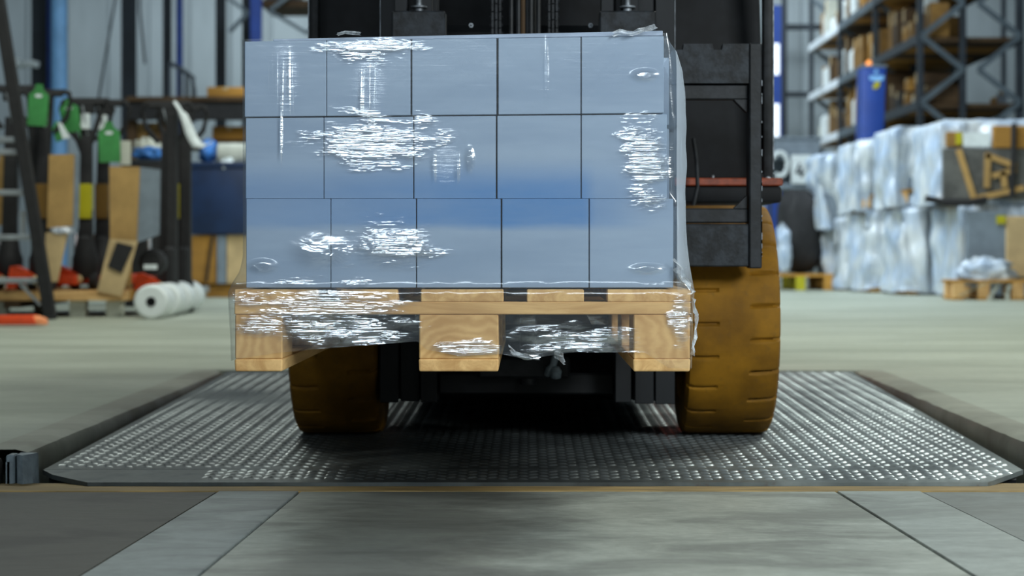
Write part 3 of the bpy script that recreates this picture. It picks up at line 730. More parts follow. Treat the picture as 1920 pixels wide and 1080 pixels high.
MB().prism([(6.1,0.14),(6.85,0.2),(6.95,0.45),(6.9,1.0),(6.55,1.12),(6.1,1.05)], 'x', -0.55, 0.57).build('counterweight', M['orange'], fk)
MB().box(-0.22,0.26,5.55,6.05,0.95,1.07,0.04,2).build('seat', M['rubber'], fk, smooth=True)
MB().hexa([(-0.22,6.0,1.06),(0.26,6.0,1.06),(0.26,6.1,1.06),(-0.22,6.1,1.06),(-0.19,6.1,1.6),(0.23,6.1,1.6),(0.23,6.19,1.6),(-0.19,6.19,1.6)],0.03,2).build('seat_back', M['rubber'], fk, smooth=True)
MB().box(-0.26,0.30,5.45,6.1,0.62,0.95,0.02).build('engine_hood', M['black'], fk)
sw = [(0.02+0.17*math.cos(t),5.34+0.12*math.sin(t),1.30+0.10*math.sin(t)) for t in [2*math.pi*k/24 for k in range(25)]]
MB().tube(sw,0.013,8).tube([(0.02,5.12,1.0),(0.02,5.34,1.30)],0.02,8).build('steering_wheel', M['rubber'], fk, smooth=True)
for x0, x1 in ((0.608,0.634),(-0.567,-0.541)):
    MB().box(x0,x1,4.905,4.945,0.606,2.1,0.006,2).build('guard_post', M['black2'], fk, smooth=True)
    MB().box(x0,x1,6.25,6.30,0.62,2.1,0.006,2).build('guard_post', M['black2'], fk, smooth=True)
    e = x1 if x0 > 0 else x0
    MB().box(e-0.0015,e+0.0015,4.9035,4.9065,0.63,2.1).build('worn_edge', M['edge'], fk)
    MB().lathe([(0,0),(0.02,0),(0.02,0.012),(0.012,0.014),(0,0.014)], ((x0+x1)/2,4.925,0.606), (0,0,1), 14).build('post_foot', M['chrome'], fk, smooth=True)
mb = MB(); mb.box(-0.58,0.65,4.88,4.96,2.1,2.16,0.01).box(-0.58,0.65,6.22,6.32,2.1,2.16,0.01)
for k in range(7): mb.box(-0.55+k*0.19,-0.51+k*0.19,4.96,6.22,2.105,2.15)
mb.build('guard_roof', M['black2'], fk)
MB().tube([(QX(1300,4.84),4.84,QZ(260,4.84)),(QX(1306,4.82),4.82,QZ(300,4.82)),(QX(1308,4.8),4.8,QZ(350,4.8)),(QX(1300,4.8),4.8,QZ(385,4.8)),(QX(1285,4.8),4.8,QZ(400,4.8))],0.005,8).build('hydraulic_hose', M['black2'], fk, smooth=True)
for sx in (-0.36, 0.38):
    R = 0.22; o = MB().lathe([(0,-0.08),(0.12,-0.08),(0.2,-0.09),(R,-0.06),(R,0.06),(0.2,0.09),(0.12,0.08),(0,0.08)], (0.012+sx*0.98,6.35,-0.012+R), (1,0,0), 32).build('rear_tyre', M['tyre'], fk, smooth=True)

# ================================================================ back of the hall
WB = 40.0
wall = MB(); wall.box(-16,22,WB,WB+0.2,0,9)
wb = struct(wall.build('wall_back', M['wallgrey']))
for k in range(44):
    x = -15.7+k*0.86
    o = MB().box(x,x+0.80,WB-0.05,WB,0.0,9,0.012).build('wall_panel', M['wallgrey'], wb) if k == 0 else None
    if k == 0: panel0 = o
    else:
        c = panel0.copy(); COL.objects.link(c); c.parent = wb; c.location = panel0.location+Vector((k*0.86, 0, 0))
def column(n, px0, px1, Y, m, top=8.5):
    x0, x1 = QX(px0, Y), QX(px1, Y); d = max(0.12, x1-x0); t_ = 0.02
    mb = MB(); mb.box(x0,x1,Y,Y+t_,0,top,0.004); mb.box(x0,x1,Y+d,Y+d+t_,0,top,0.004); mb.box((x0+x1)/2-t_,(x0+x1)/2+t_,Y+t_,Y+d,0,top)
    return struct(mb.build(f'trim_{n}', m))
for i, (p0, p1, Y, mm) in enumerate(((58,86,30,'column'),(227,251,30,'column'),(305,319,30,'column'),(404,421,30,'column'),(454,469,30,'column'),(1467,1476,34,'column'),(1880,1886,39,'rackdark'),(1912,1920,30,'rackdark'))):
    column(i+3, p0, p1, Y, M[mm])
for i, (p0, p1, Y, mm) in enumerate(((96,126,29.5,'skyblue'),(88,96,29.8,'blue'),(330,343,29.5,'blue'))):
    x0, x1 = QX(p0, Y), QX(p1, Y)
    o = MB().lathe([(0,0),((x1-x0)/2*1.25,0),((x1-x0)/2*1.25,0.05),((x1-x0)/2,0.06),((x1-x0)/2,8.5),(0,8.5)], ((x0+x1)/2,Y,0), (0,0,1), 16).build('pipe', M[mm], smooth=True)
    tag(o, ['broad light blue vertical pipe beside the black column', 'thin dark blue pipe squeezed between black column and light blue pipe', 'narrow blue vertical pipe behind the black handrail'][i], 'pipe')
for i, (p, q, Y) in enumerate((((216,0),(183,195),29.0),((262,20),(272,120),29.0))):
    tag(MB().tube([Q(p[0],p[1]-60,Y), Q(*p,Y), Q(*q,Y)], 0.018, 6).build('cable', M['column'], smooth=True), ['thin dark cable hanging slanted in front of the pale wall', 'short thin cable hanging right of the central black column'][i], 'cable')
wl_ = thing('wall_lamp', 'small white lamp arm on the pale wall, beside the leftmost black column', 'lamp', (QX(60,29.9),29.9,QZ(128,29.9)))
MB().tube([Q(42,120,29.7),Q(60,119,29.6),Q(72,122,29.6)],0.055,10).build('arm', M['white'], wl_, smooth=True)
MB().box(QX(36,29.9),QX(44,29.9),29.6,29.95,QZ(128,29.9),QZ(112,29.9),0.01).build('base', M['white'], wl_)
# handrail
hr = thing('handrail', 'black sloping handrail in front of the pale wall', 'handrail', (QX(340,24), 24, 0))
MB().tube([Q(318,118,24), Q(338,128,24), Q(362,146,24), Q(364,170,24), Q(364,230,24)], 0.03, 8).build('rail', M['rackdark'], hr, smooth=True)
for px in (318, 338, 350):
    MB().tube([Q(px,118+(px-318)*0.62,24), Vector((QX(px,24),24,0))], 0.026, 8).build('post', M['rackdark'], hr, smooth=True)
# rack behind the load, upper left
lr = thing('storage_rack', 'storage rack with blue upright and pale diagonal braces behind the load', 'rack', (QX(520,27), 27, 0))
MB().box(QX(469,27),QX(490,27),27,27.1,0,7,0.004).build('upright', M['blue'], lr)
MB().box(QX(640,27),QX(660,27),27,27.1,0,7,0.004).build('upright', M['blue'], lr)
for p, q in (((425,-6),(465,24)),((465,24),(430,60)),((505,20),(575,62)),((505,20),(560,-18)),((575,62),(640,20))):
    MB().bar(Q(*p,26.95), Q(*q,26.95), 0.09, 0.05, bev=0.004).build('brace', M['rack'], lr)
MB().box(QX(490,27),QX(640,27),27.1,28.2,2.2,2.3).build('shelf', M['dkwood'], lr)
MB().box(QX(490,27),QX(640,27),27.1,28.2,3.9,4.0).build('shelf', M['dkwood'], lr)
for i, (p0, p1, z0, z1, m) in enumerate(((494,540,2.3,3.3,'dkwood'),(545,600,2.3,3.1,'card2'),(500,560,4.0,4.6,'rackdark'))):
    tag(MB().box(QX(p0,27.4),QX(p1,27.4),27.2,28.0,z0,z1,0.01).build('crate', M[m]), ['dark crate on the rack shelf beside the blue upright','brown crate on the rack shelf behind the load','dark crate on the upper rack shelf behind the load'][i], 'crate')
# left back: bench shelf
sh = thing('workbench', 'dark timber bench with thick wooden top behind the pallet trucks', 'workbench', (QX(350,19.2), 19.2, 0))
x0, x1 = QX(235,18.6), QX(520,18.6)
MB().box(x0,x1,18.6,19.8,QZ(190,18.6),QZ(181,18.6),0.004).build('bench_top', M['dkwood'], sh)
MB().box(x0+0.01,x1-0.01,18.64,18.72,QZ(224,18.6),QZ(190,18.6),0.004).build('apron', M['rubber'], sh)
for px in (240, 300, 515): MB().box(QX(px,18.6)-0.045,QX(px,18.6)+0.045,18.75,18.85,0,QZ(190,18.6),0.004).build('leg', M['dkwood'], sh)
MB().box(x0,x1,18.7,19.8,QZ(262,18.6)-0.05,QZ(262,18.6),0.003).build('lower_shelf', M['dkwood'], sh)
def simple_box(name, px0, px1, py0, py1, Y, d, m, label, cat, bev=0.006, group=None):
    """carton-like container: body plus lid seam strip"""
    x0, x1, z0, z1 = QX(px0,Y), QX(px1,Y), QZ(py1,Y), QZ(py0,Y)
    t_ = thing(name, label, cat, ((x0+x1)/2, Y+d/2, z0), group)
    MB().box(x0,x1,Y,Y+d,z0,z1,bev,2).build('body', M[m], t_, smooth=True)
    w = (x1-x0)
    MB().box((x0+x1)/2-w*0.07,(x0+x1)/2+w*0.07,Y-0.003,Y+d*0.5,z1-(z1-z0)*0.32,z1+0.002).build('tape', M['cardpale'], t_)
    return t_
simple_box('carton', 388,458,163,181,18.8,0.5,'ochre','ochre wooden box standing on the dark bench top','box')
simple_box('carton', 246,276,230,262,18.9,0.4,'card','brown carton on the bench shelf, beside the bench leg','box')
simple_box('carton', 281,304,230,262,18.9,0.4,'card','narrow brown carton on the bench shelf, behind the black tillers','box')
simple_box('carton', 398,462,237,262,18.9,0.4,'ochre','ochre carton on the bench shelf next to the grey load','box')
# white roll and blue bag on the bench shelf/in front
tag(MB().lathe([(0,0),(0.06,0),(0.1,0.012),(0.1,0.60),(0.06,0.61),(0,0.61)], (QX(406,17.2),17.25,QZ(302,17.0)+0.075), (1,0.02,0), 20).build('cloth_roll', M['offwhite'], smooth=True), 'off white cloth roll lying beside the grey load', 'cloth roll')
def lump(name, px0, px1, py0, py1, Y, d, m, label, cat, seed=0, amp=0.18, n=14, power=2.6):
    """rounded sack-like solid with folds"""
    x0, x1, z0, z1 = QX(px0,Y), QX(px1,Y), QZ(py1,Y), QZ(py0,Y); c = Vector(((x0+x1)/2, Y+d/2, (z0+z1)/2)); h = Vector(((x1-x0)/2, d/2, (z1-z0)/2))
    rows = []
    for i in range(n+1):
        ph = -math.pi/2+math.pi*i/n; row = []
        for k in range(2*n):
            th = 2*math.pi*k/(2*n); e = 2/power
            f = lambda v: math.copysign(abs(v)**e, v)
            p = Vector((f(math.cos(ph))*f(math.cos(th)), f(math.cos(ph))*f(math.sin(th)), f(math.sin(ph))))
            q = 1-amp*0.5+amp*noise.noise(Vector((p.x*2.3+seed, p.y*2.3, p.z*2.3)))
            q = min(q, 1.0)
            row.append(c+Vector((p.x*h.x*q, p.y*h.y*q, p.z*h.z*(q if p.z > 0 else 1))))
        rows.append(row)
    mb = MB(); mb.grid(rows, closed=True); bmesh.ops.remove_doubles(mb.bm, verts=mb.bm.verts, dist=1e-4)
    return tag(mb.build(name, m, smooth='all'), label, cat)
lump('plastic_bag', 364,402,256,305,17.2,0.4,M['bluebag'],'crumpled blue plastic bag on the navy crate','bag',2,0.4)
lump('plastic_bag', 238,302,272,300,14.2,0.3,M['bluebag'],'flat shiny blue plastic bag behind the large cardboard guard','bag',5,0.4)
lump('paper_bundle', 406,438,292,326,16.97,0.3,M['white'],'crumpled white paper on the corner of the navy crate','paper',8,0.5)
lump('cloth_bundle', 236,300,254,300,14.65,0.3,M['offwhite'],'off white cloth bundle lying behind the blue bag','cloth',9,0.5)
mb = MB(); mb.grid([[Q(px-w,py+w*0.6,12.40),Q(px+w,py-w*0.6,12.42)] for px, py, w in ((326,190,2),(333,200,3),(339,210,3),(345,218,6),(350,231,7),(355,245,8),(361,259,8),(369,272,8),(384,275,5),(396,268,3))])
o = mb.build('white_strap', M['white'], recalc=False, smooth='all'); sm_ = o.modifiers.new('thickness','SOLIDIFY'); sm_.thickness = 0.006; tag(o, 'broad white strap hanging from the black tillers down to the blue bag', 'strap')
bc = thing('black_crate', 'tall black crate behind the large cardboard guard, under the blue bag', 'crate', (QX(270,14.2),14.55,0))
MB().box(QX(236,14.2),QX(304,14.2),14.15,15.0,0,QZ(302,14.2),0.012,2).build('body', M['rubber'], bc, smooth=True)
MB().box(QX(235,14.2),QX(305,14.2),14.14,15.01,QZ(306,14.2),QZ(300.3,14.2),0.006).build('rim', M['rackdark'], bc)
# navy crate on wooden crate
nb = thing('plastic_crate', 'large navy blue plastic crate stacked on the wooden crate', 'crate', (QX(410,17.0),17.4,QZ(440,17.0)))
x0, x1, z0, z1 = QX(354,17.0), QX(520,17.0), QZ(440,17.0), QZ(302,17.0)
MB().box(x0,x1,17.0,17.8,z0,z1-0.05,0.02,2).build('body', M['navy'], nb, smooth=True)
MB().box(x0-0.012,x1+0.012,16.985,17.815,z1-0.06,z1-0.01,0.01,2).build('rim', M['navy'], nb, smooth=True)
wc = thing('wooden_crate', 'ochre wooden crate with grey corner post under the navy crate', 'crate', (QX(410,17.05),17.4,QZ(532,17.05)))
z0, z1 = QZ(532,17.05), QZ(441,17.05)
MB().box(QX(355,17.05),QX(406,17.05),17.05,17.09,z0,z1,0.004).build('side_panel', M['ochre'], wc)
MB().box(QX(407,17.05),QX(424,17.05),17.03,17.12,z0,z1,0.004).build('corner_post', M['greybox'], wc)
MB().box(QX(425,17.05),QX(520,17.05),17.05,17.09,z0,z1+0.01,0.004).build('side_panel', M['cardpale'], wc)
MB().box(QX(355,17.05),QX(520,17.05),17.12,17.8,z0,z1,0.004).build('body', M['dkwood'], wc)
MB().bar(Q(399,442,17.02),Q(387,528,17.02),0.02,0.012).build('strap', M['rubber'], wc)
MB().box(QX(350,17.0),QX(520,17.0),17.1,17.7,0,z0-0.005,0.004).build('skid', M['ochre'], wc)
tag(MB().box(QX(345,16.9),QX(391,16.9),16.85,16.95,QZ(548,16.9),QZ(536,16.9),0.004).box(QX(350,16.9),QX(356,16.9),16.86,16.94,0.001,QZ(547,16.9)).box(QX(380,16.9),QX(386,16.9),16.86,16.94,0.001,QZ(547,16.9)).build('metal_profile', M['grey']), 'pale metal profile lying at the foot of the ochre crate', 'profile')

# ---------------------------------------------------------------- pallet trucks on a timber base, ladder, rolls
base = thing('timber_base', 'low timber base on short feet under the pallet trucks', 'pallet', (QX(100,12.3), 12.6, 0))
bx0, bx1 = -4.4, QX(236,11.95)
for k in range(8):
    y = 11.95+k*0.16
    MB().box(bx0,bx1,y,y+0.135,0.105,0.165,0.004).build('plank', M['ochre'] if k % 3 else M['wood_x'], base)
for x in (-4.2, -3.75, -3.3): MB().box(x,x+0.1,11.95,13.2,0.06,0.104).build('runner', M['dkwood'], base)
for x in (-2.62,-2.85,-3.35,-3.9):
    for y in (12.0, 13.05): MB().box(x-0.05,x+0.05,y,y+0.1,0,0.104,0.006).build('foot', M['offwhite'], base)
def loop(cx_, y, z, w, h, r):
    """closed tiller loop handle"""
    return [(cx_-w*0.18,y,z-h),(cx_-w*0.42,y,z-h*0.62),(cx_-w*0.5,y,z-h*0.22),(cx_-w*0.46,y,z-h*0.04),(cx_-w*0.38,y,z),(cx_+w*0.38,y,z),(cx_+w*0.46,y,z-h*0.04),(cx_+w*0.5,y,z-h*0.22),(cx_+w*0.42,y,z-h*0.62),(cx_+w*0.18,y,z-h)]
def pallet_truck(px, Y, pytop, label, band, band_label, label_patch, floor_z=0.17, frame_dz=0.0):
    x = QX(px, Y); zt_ = QZ(pytop, Y)
    t_ = thing('pallet_truck', label, 'pallet truck', (x, Y, floor_z), 'pallet trucks parked on the timber base')
    tl = MB().hexa([(x-0.048,Y-0.03,0.42),(x+0.048,Y-0.03,0.42),(x+0.048,Y+0.03,0.42),(x-0.048,Y+0.03,0.42),(x-0.036,Y+0.02,zt_-0.20),(x+0.036,Y+0.02,zt_-0.20),(x+0.036,Y+0.06,zt_-0.20),(x-0.036,Y+0.06,zt_-0.20)],0.006,2).build('tiller', M['rubber'], t_, smooth=True)
    MB().tube(loop(x, Y+0.05, zt_-0.01, 0.34, 0.26, 0), 0.017, 8).tube([(x-0.12,Y+0.03,zt_-0.03),(x+0.12,Y+0.03,zt_-0.03)],0.016,6).box(x-0.05,x+0.05,Y+0.01,Y+0.07,zt_-0.10,zt_-0.02,0.01).build('handle', M['rubber'], t_, smooth=True)
    MB().tube([(x-0.02,Y+0.0,zt_-0.05),(x,Y-0.01,zt_-0.13),(x+0.01,Y+0.02,zt_-0.24)],0.006,6).build('release_lever', M['grey'], t_, smooth=True)
    if band:
        z1, z0 = QZ(345,Y), QZ(410,Y)
        MB().box(x-0.044,x+0.044,Y-0.030,Y+0.036,z0,z1,0.003).build('sticker_band', M[band], tl)['label'] = band_label
    if label_patch:
        MB().box(x-0.026,x+0.026,Y-0.004,Y+0.022,zt_-0.20,zt_-0.10,0.002).build('paper_label', M['white'], tl)['label'] = 'white paper label'
    mb = MB().lathe([(0,0),(0.075,0),(0.085,0.02),(0.085,0.13),(0.07,0.17),(0.055,0.26),(0.03,0.28),(0,0.28)], (x,Y,floor_z+0.07), (0,0,1), 20)
    mb.build('pump', M['rubber'], t_, smooth=True)
    MB().tube([(x-0.06,Y-0.01,floor_z+0.22),(x-0.06,Y-0.01,floor_z+0.36)],0.015,8).build('piston', M['chrome'], t_, smooth=True)
    for s in (-0.06, 0.06):
        MB().lathe([(0,-0.025),(0.05,-0.025),(0.058,-0.018),(0.058,0.018),(0.05,0.025),(0,0.025)], (x+s,Y-0.02,floor_z+0.058), (1,0,0), 16).build('steer_wheel', M['rubber'], t_, smooth=True)
    floor_z += frame_dz
    # orange head frame, forks run away to the left
    hd = MB().prism([(x-0.20,floor_z+0.01),(x-0.175,floor_z+0.15),(x-0.14,floor_z+0.155),(x-0.01,floor_z+0.09),(x-0.01,floor_z+0.045),(x-0.10,floor_z+0.075),(x-0.135,floor_z+0.06),(x-0.145,floor_z+0.01)], 'y', Y-(0.12 if Y < 12.9 else -0.1), Y-(0.02 if Y < 12.9 else -0.2)).build('frame', M['orange'], t_)
    MB().lathe([(0,0),(0.022,0),(0.028,0.012),(0.022,0.03),(0,0.034)], (x-0.012,Y-(0.122 if Y < 12.9 else -0.098),floor_z+0.066), (0,-1,0), 12).build('end_cap', M['pale'], hd, smooth=True)
    for dy in (0.0, 0.26) if px < 236 else ():
        MB().box(x-0.19+dy,x-0.07+dy,Y+0.09,Y+0.75,floor_z+0.03,floor_z+0.09,0.008).build('fork', M['orange'], t_)
    return t_
T = []
for px, Y, pt, lb, bd, bl, lp_ in ((18,12.15,160,'pallet truck partly cut by the picture edge, behind the ladder','', '', False),
        (80,12.05,168,'pallet truck whose handle loop carries the large green tag, beside the ladder','brownband','amber sticker band',True),
        (160,12.35,184,'pallet truck with bright yellow band on its black tiller','yellow','bright yellow sticker band',True),
        (192,12.6,187,'pallet truck with amber band on its tiller, behind the yellow banded one','brownband','amber sticker band',True),
        (312,12.5,190,'pallet truck with plain black tiller above the white rolls','','',False),
        (340,12.95,196,'farther pallet truck with black tiller next to the navy crate','yellow','yellow sticker band',False)):
    fz = 0.17 if px < 236 else 0.0; dz = 0.0 if px < 236 else 0.12
    T.append(pallet_truck(px, Y, pt, lb, bd, bl, lp_, fz, dz))
# big black tandem tillers right: extra uprights belonging to the last trucks
for t_, px, Y in ((T[4],324,12.45),(T[5],350,12.9)):
    MB().box(QX(px-13,Y),QX(px+7,Y),Y,Y+0.06,0.10,QZ(212,Y),0.006).box(QX(px-16,Y),QX(px+6,Y),Y-0.05,Y+0.1,0.10,QZ(462,Y),0.02).build('mast_bar', M['rubber'], t_)
MB().lathe([(0,-0.06),(0.075,-0.06),(0.085,-0.03),(0.085,0.05),(0.06,0.07),(0,0.07)], (QX(288,12.2),12.2,QZ(492,12.2)), (0,-1,0), 20).build('pump_housing', M['rubber'], T[4], smooth=True)
MB().box(QX(268,12.1),QX(293,12.1),12.125,12.135,QZ(505,12.1),QZ(496,12.1)).build('paper_label', M['white'], T[4])['label'] = 'white label on the pump'
MB().tube([Q(280,478,12.2),Q(280,440,12.2)],0.014,8).build('piston', M['chrome'], T[4], smooth=True)
MB().box(QX(277,12.2),QX(289,12.2),12.18,12.22,QZ(442,12.2),QZ(430,12.2),0.003).build('piston_cap', M['orange'], T[4])
for px in (57, 94): MB().bar(Q(px,168,12.1),Q(76+(px-76)*0.5,330,12.1),0.05,0.04,up=(0,1,0),bev=0.006).build('handle_arm', M['rubber'], T[1])
for px in (118, 196): MB().bar(Q(px,190,12.4),Q(160,300,12.4),0.03,0.03,up=(0,1,0),bev=0.004).build('handle_arm', M['rubber'], T[2])
# green tags
def tagcard(px, py0, w, h, Y, rot, label, m='green'):
    x = QX(px, Y); z = QZ(py0, Y); s = Y/F; mb = MB()
    pts = [(-0.16,0),(0.16,0),(0.22,-0.13),(0.5,-0.26),(0.5,-0.98),(0.46,-1.0),(-0.46,-1.0),(-0.5,-0.98),(-0.5,-0.26),(-0.22,-0.13)]
    cr, sr = math.cos(rot), math.sin(rot)
    poly = [(x+(u*w*s)*cr-(v*h*s)*sr, z+(u*w*s)*sr+(v*h*s)*cr) for u, v in pts]
    mb.prism(poly, 'y', Y-0.004, Y+0.004); o = tag(mb.build('hang_tag', M[m]), label, 'tag', 'green tags on the pallet trucks')
    e = MB(); e.prism([(x+(0.2*w*s*math.cos(a_))*cr-((-0.28+0.045*math.sin(a_))*h*s)*sr, z+(0.2*w*s*math.cos(a_))*sr+((-0.28+0.045*math.sin(a_))*h*s)*cr) for a_ in [2*math.pi*k/12 for k in range(12)]], 'y', Y-0.006, Y-0.0042)
    e.build('white_mark', M['white'], o)['label'] = 'white oval mark'
    return o
tagcard(74,158,37,78,11.95,-0.06,'large green hang tag on the handle nearest the ladder')
tagcard(128,186,34,62,12.2,0.1,'dark green hang tag behind, between two black tillers')
tagcard(106,228,26,36,12.1,0.35,'small green hang tag with white paper, under the larger tag')
tagcard(204,228,40,76,12.3,0.03,'green hang tag in front of the cardboard guard')
tagcard(147,215,16,70,12.4,0.25,'narrow green tag seen edge on beside the white label')
mb = MB(); mb.prism([(QX(108,12.05),QZ(229,12.05)),(QX(116,12.05),QZ(231,12.05)),(QX(132,12.05),QZ(258,12.05)),(QX(118,12.05),QZ(261,12.05))],'y',12.045,12.05)
tag(mb.build('paper_slip', M['white']), 'white paper slip hanging over the small green tag', 'paper')
tag(MB().box(QX(222,12.33),QX(245,12.33),12.33,12.34,QZ(309,12.33),QZ(264,12.33)).build('paper_slip', M['offwhite']), 'pale grey paper sheet beside the green tag, above the cardboard guard', 'paper')
# cardboard guards
def guard(name, poly, Y, d, m, label, extra=None):
    """folded cardboard: front panel, side flap"""
    t_ = thing(name, label, 'cardboard', (sum(QX(p[0],Y) for p in poly)/len(poly), Y, min(QZ(p[1],Y) for p in poly)))
    MB().prism([(QX(px,Y),QZ(py,Y)) for px, py in poly], 'y', Y, Y+0.012).build('front_panel', M[m], t_)
    xs = max(QX(p[0],Y) for p in poly); zs = [QZ(p[1],Y) for p in poly if QX(p[0],Y) > xs-0.03]
    if extra: MB().prism([(QX(px,Y),QZ(py,Y)) for px, py in extra], 'y', Y+0.013, Y+0.02).build('side_flap', M['greybox'], t_)
    return t_
guard('cardboard_guard', [(92,290),(139,289),(136,424),(88,428)], 12.0, 0.1, 'card', 'upright brown cardboard guard between the ladder and the yellow band', [(139,290),(149,292),(146,430),(136,424)])
guard('cardboard_guard', [(86,436),(127,436),(108,528),(80,530)], 11.93, 0.1, 'cardpale', 'slanting cardboard flap standing on the timber base beside the ladder')
guard('cardboard_guard', [(205,312),(262,313),(256,455),(246,470),(246,538),(207,538)], 12.05, 0.1, 'card', 'tall brown cardboard guard beside the black tillers', [(262,313),(300,318),(298,440),(256,455)])
guard('cardboard_guard', [(0,290),(32,290),(22,420),(-30,425)], 12.2, 0.1, 'card', 'brown cardboard guard at the picture edge behind the ladder rungs', [(32,291),(44,300),(30,430),(22,420)])
g4 = guard('cardboard_sleeve', [(206,448),(258,452),(228,556),(182,546)], 11.936, 0.1, 'cardpale', 'tilted cardboard sleeve with black patch, next to the white rolls')
MB().prism([(QX(px,11.93),QZ(py,11.93)) for px, py in ((219,454),(250,462),(228,512),(202,500))], 'y', 11.926, 11.937).build('black_patch', M['rubber'], g4)['label'] = 'black patch on the sleeve'
lump('film_scrap', 84,136,424,442,11.9,0.12,M['loose'],'crumpled clear film scrap on the cardboard flap by the ladder','film',4,0.5)
# ladder
ld = thing('step_ladder', 'rolling step ladder with slanting black stile and grey treads', 'ladder', (-3.3, 11.6, 0))
MB().bar(Q(95,598,11.6), Q(-12,-60,11.6), 0.075, 0.05, up=(0,1,0), bev=0.006).build('stile', M['rubber'], ld)
MB().bar(Q(95,598,11.6)+Vector((-0.75,0,0)), Q(-12,-60,11.6)+Vector((-0.75,0,0)), 0.075, 0.05, up=(0,1,0), bev=0.006).build('stile', M['rubber'], ld)
for py, pxe in ((262,40),(285,44),(361,52),(445,66),(526,76)):
    c = Q(pxe,py,11.62); MB().box(c.x-0.80,c.x-0.015,11.60,11.72,c.z-0.016,c.z+0.016,0.003).build('tread', M['grey'], ld)
MB().box(QX(36,11.62),QX(44,11.62),11.63,11.66,QZ(442,11.62),QZ(396,11.62),0.002).build('tread_support', M['grey'], ld)
MB().bar(Q(38,532,11.62),Q(76,572,11.62),0.03,0.015).build('brace', M['grey'], ld)
MB().box(QX(84,11.6),QX(104,11.6),11.56,11.64,0,0.02,0.004).build('foot', M['rubber'], ld)
# orange fork tip on the floor, white rolls
of = thing('orange_fork', 'bright orange steel fork with pale tip lying on the concrete, front of the ladder', 'fork', (-2.9, 10.5, 0))
MB().hexa([(-3.5,10.42,0.012),(-2.70,10.42,0.012),(-2.70,10.56,0.012),(-3.5,10.56,0.012),(-3.5,10.42,0.058),(-2.72,10.42,0.064),(-2.72,10.56,0.064),(-3.5,10.56,0.058)],0.008,2).build('blade', M['orange'], of, smooth=True)
MB().hexa([(-2.70,10.43,0.012),(-2.655,10.455,0.012),(-2.655,10.525,0.012),(-2.70,10.55,0.012),(-2.72,10.43,0.062),(-2.665,10.455,0.046),(-2.665,10.525,0.046),(-2.72,10.55,0.062)],0.004,2).build('tip', mat('pale orange tip', lin(245,150,96), 0.45), of, smooth=True)
MB().lathe([(0,-0.04),(0.03,-0.04),(0.03,0.04),(0,0.04)], (-3.0,10.49,0.03), (0,1,0), 14).build('roller', M['pale'], of, smooth=True)
for i, (px, py, Y) in enumerate(((283,565,11.62),(307,560,12.06),(327,556,12.50),(345,552,12.94))):
    c = Q(px, py, Y); R = 0.106; c.z = R+0.001
    ax = Vector((-0.02, 0.42, 0)).normalized(); L_ = 0.30
    t_ = thing('film_roll', ['white film roll nearest, showing its black core','second white film roll in the row on the floor','third white film roll in the row on the floor','farthest white film roll, beside the ochre crate'][i], 'roll', (c.x, c.y, 0), 'row of white film rolls on the floor')
    MB().lathe([(0.030,0),(0.090,0),(R,0.012),(R,L_-0.012),(0.090,L_),(0.030,L_)], c, ax, 36).build('wound_film', M['roll'], t_, smooth=True)
    MB().lathe([(0,0.02),(0.024,0.02),(0.024,0.004),(0.0295,-0.004),(0.0295,L_+0.004),(0.024,L_-0.004),(0,L_-0.02)], c, ax, 24).build('core', M['rubber'], t_, smooth=True)

# ================================================================ right side: racks
rk = thing('pallet_rack', 'tall pallet rack with zigzag braces and beams whitened at the lit far end, behind the wrapped loads', 'rack', (6.0, 31, 0))
XA, XM, XB = 5.38, 5.96, 6.735
frames = (26, 29.33, 32.67, 36)
for i, Y in enumerate(frames):
    for X in (XA, XM, XB):
        MB().box(X-0.04,X+0.04,Y,Y+0.09,0,7.5,0.004).build('upright', M['rackdark'], rk)
    for k in range(5):
        z0 = 0.63+0.909*k*1.0
        for (xa, xb, ph) in ((XA, XM, 0), (XB, XM+0.2, 0)):
            MB().bar((xa,Y-0.02,z0+0.91),(xb,Y-0.02,z0+0.45),0.075,0.03,up=(0,1,0)).build('brace', M['rack'], rk)
            MB().bar((xb,Y-0.025,z0+0.45),(xa,Y-0.025,z0),0.075,0.03,up=(0,1,0)).build('brace', M['rack'], rk)
levels = (1.55, 2.45, 3.36, 4.29)
for z in levels:
    for j in range(3):
        MB().box(XA-0.05,XA+0.01,frames[j]+0.005,frames[j+1]+(0.1 if j == 2 else 0),z-0.10,z+0.03,0.004).build('beam', M['beamlit'] if j == 2 else (M['rack'] if j == 1 else M['rackdark']), rk)  # bays get lighter towards the far end: light put into the colour
    MB().box(XB-0.01,XB+0.05,26,36.1,z-0.10,z+0.03,0.004).build('beam', M['rackdark'], rk)
    for j in range(3):
        for q in range(4):
            ya = frames[j]+0.1+q*0.80; MB().box(XA+0.02,XB-0.02,ya,ya+0.74,z-0.07,z-0.005,0.006).build('deck_board', M['ochre'] if (q+j)%2 else M['dkwood'], rk)
lname = {1.55: 'lowest', 2.45: 'second', 3.36: 'third', 4.29: 'top'}
def canister(name, x, y, z, r, h, m, label, cat):
    t_ = thing(name, label, cat, (x,y,z), 'goods on the pallet rack')
    MB().lathe([(0,0),(r,0),(r,h*0.78),(r*0.5,h*0.9),(0,h*0.9)], (x,y,z), (0,0,1), 14).build('body', m, t_, smooth=True)
    MB().lathe([(0,0),(r*0.4,0),(r*0.4,h*0.1),(0,h*0.1)], (x,y,z+h*0.9), (0,0,1), 10).build('cap', M['greybox'], t_, smooth=True)
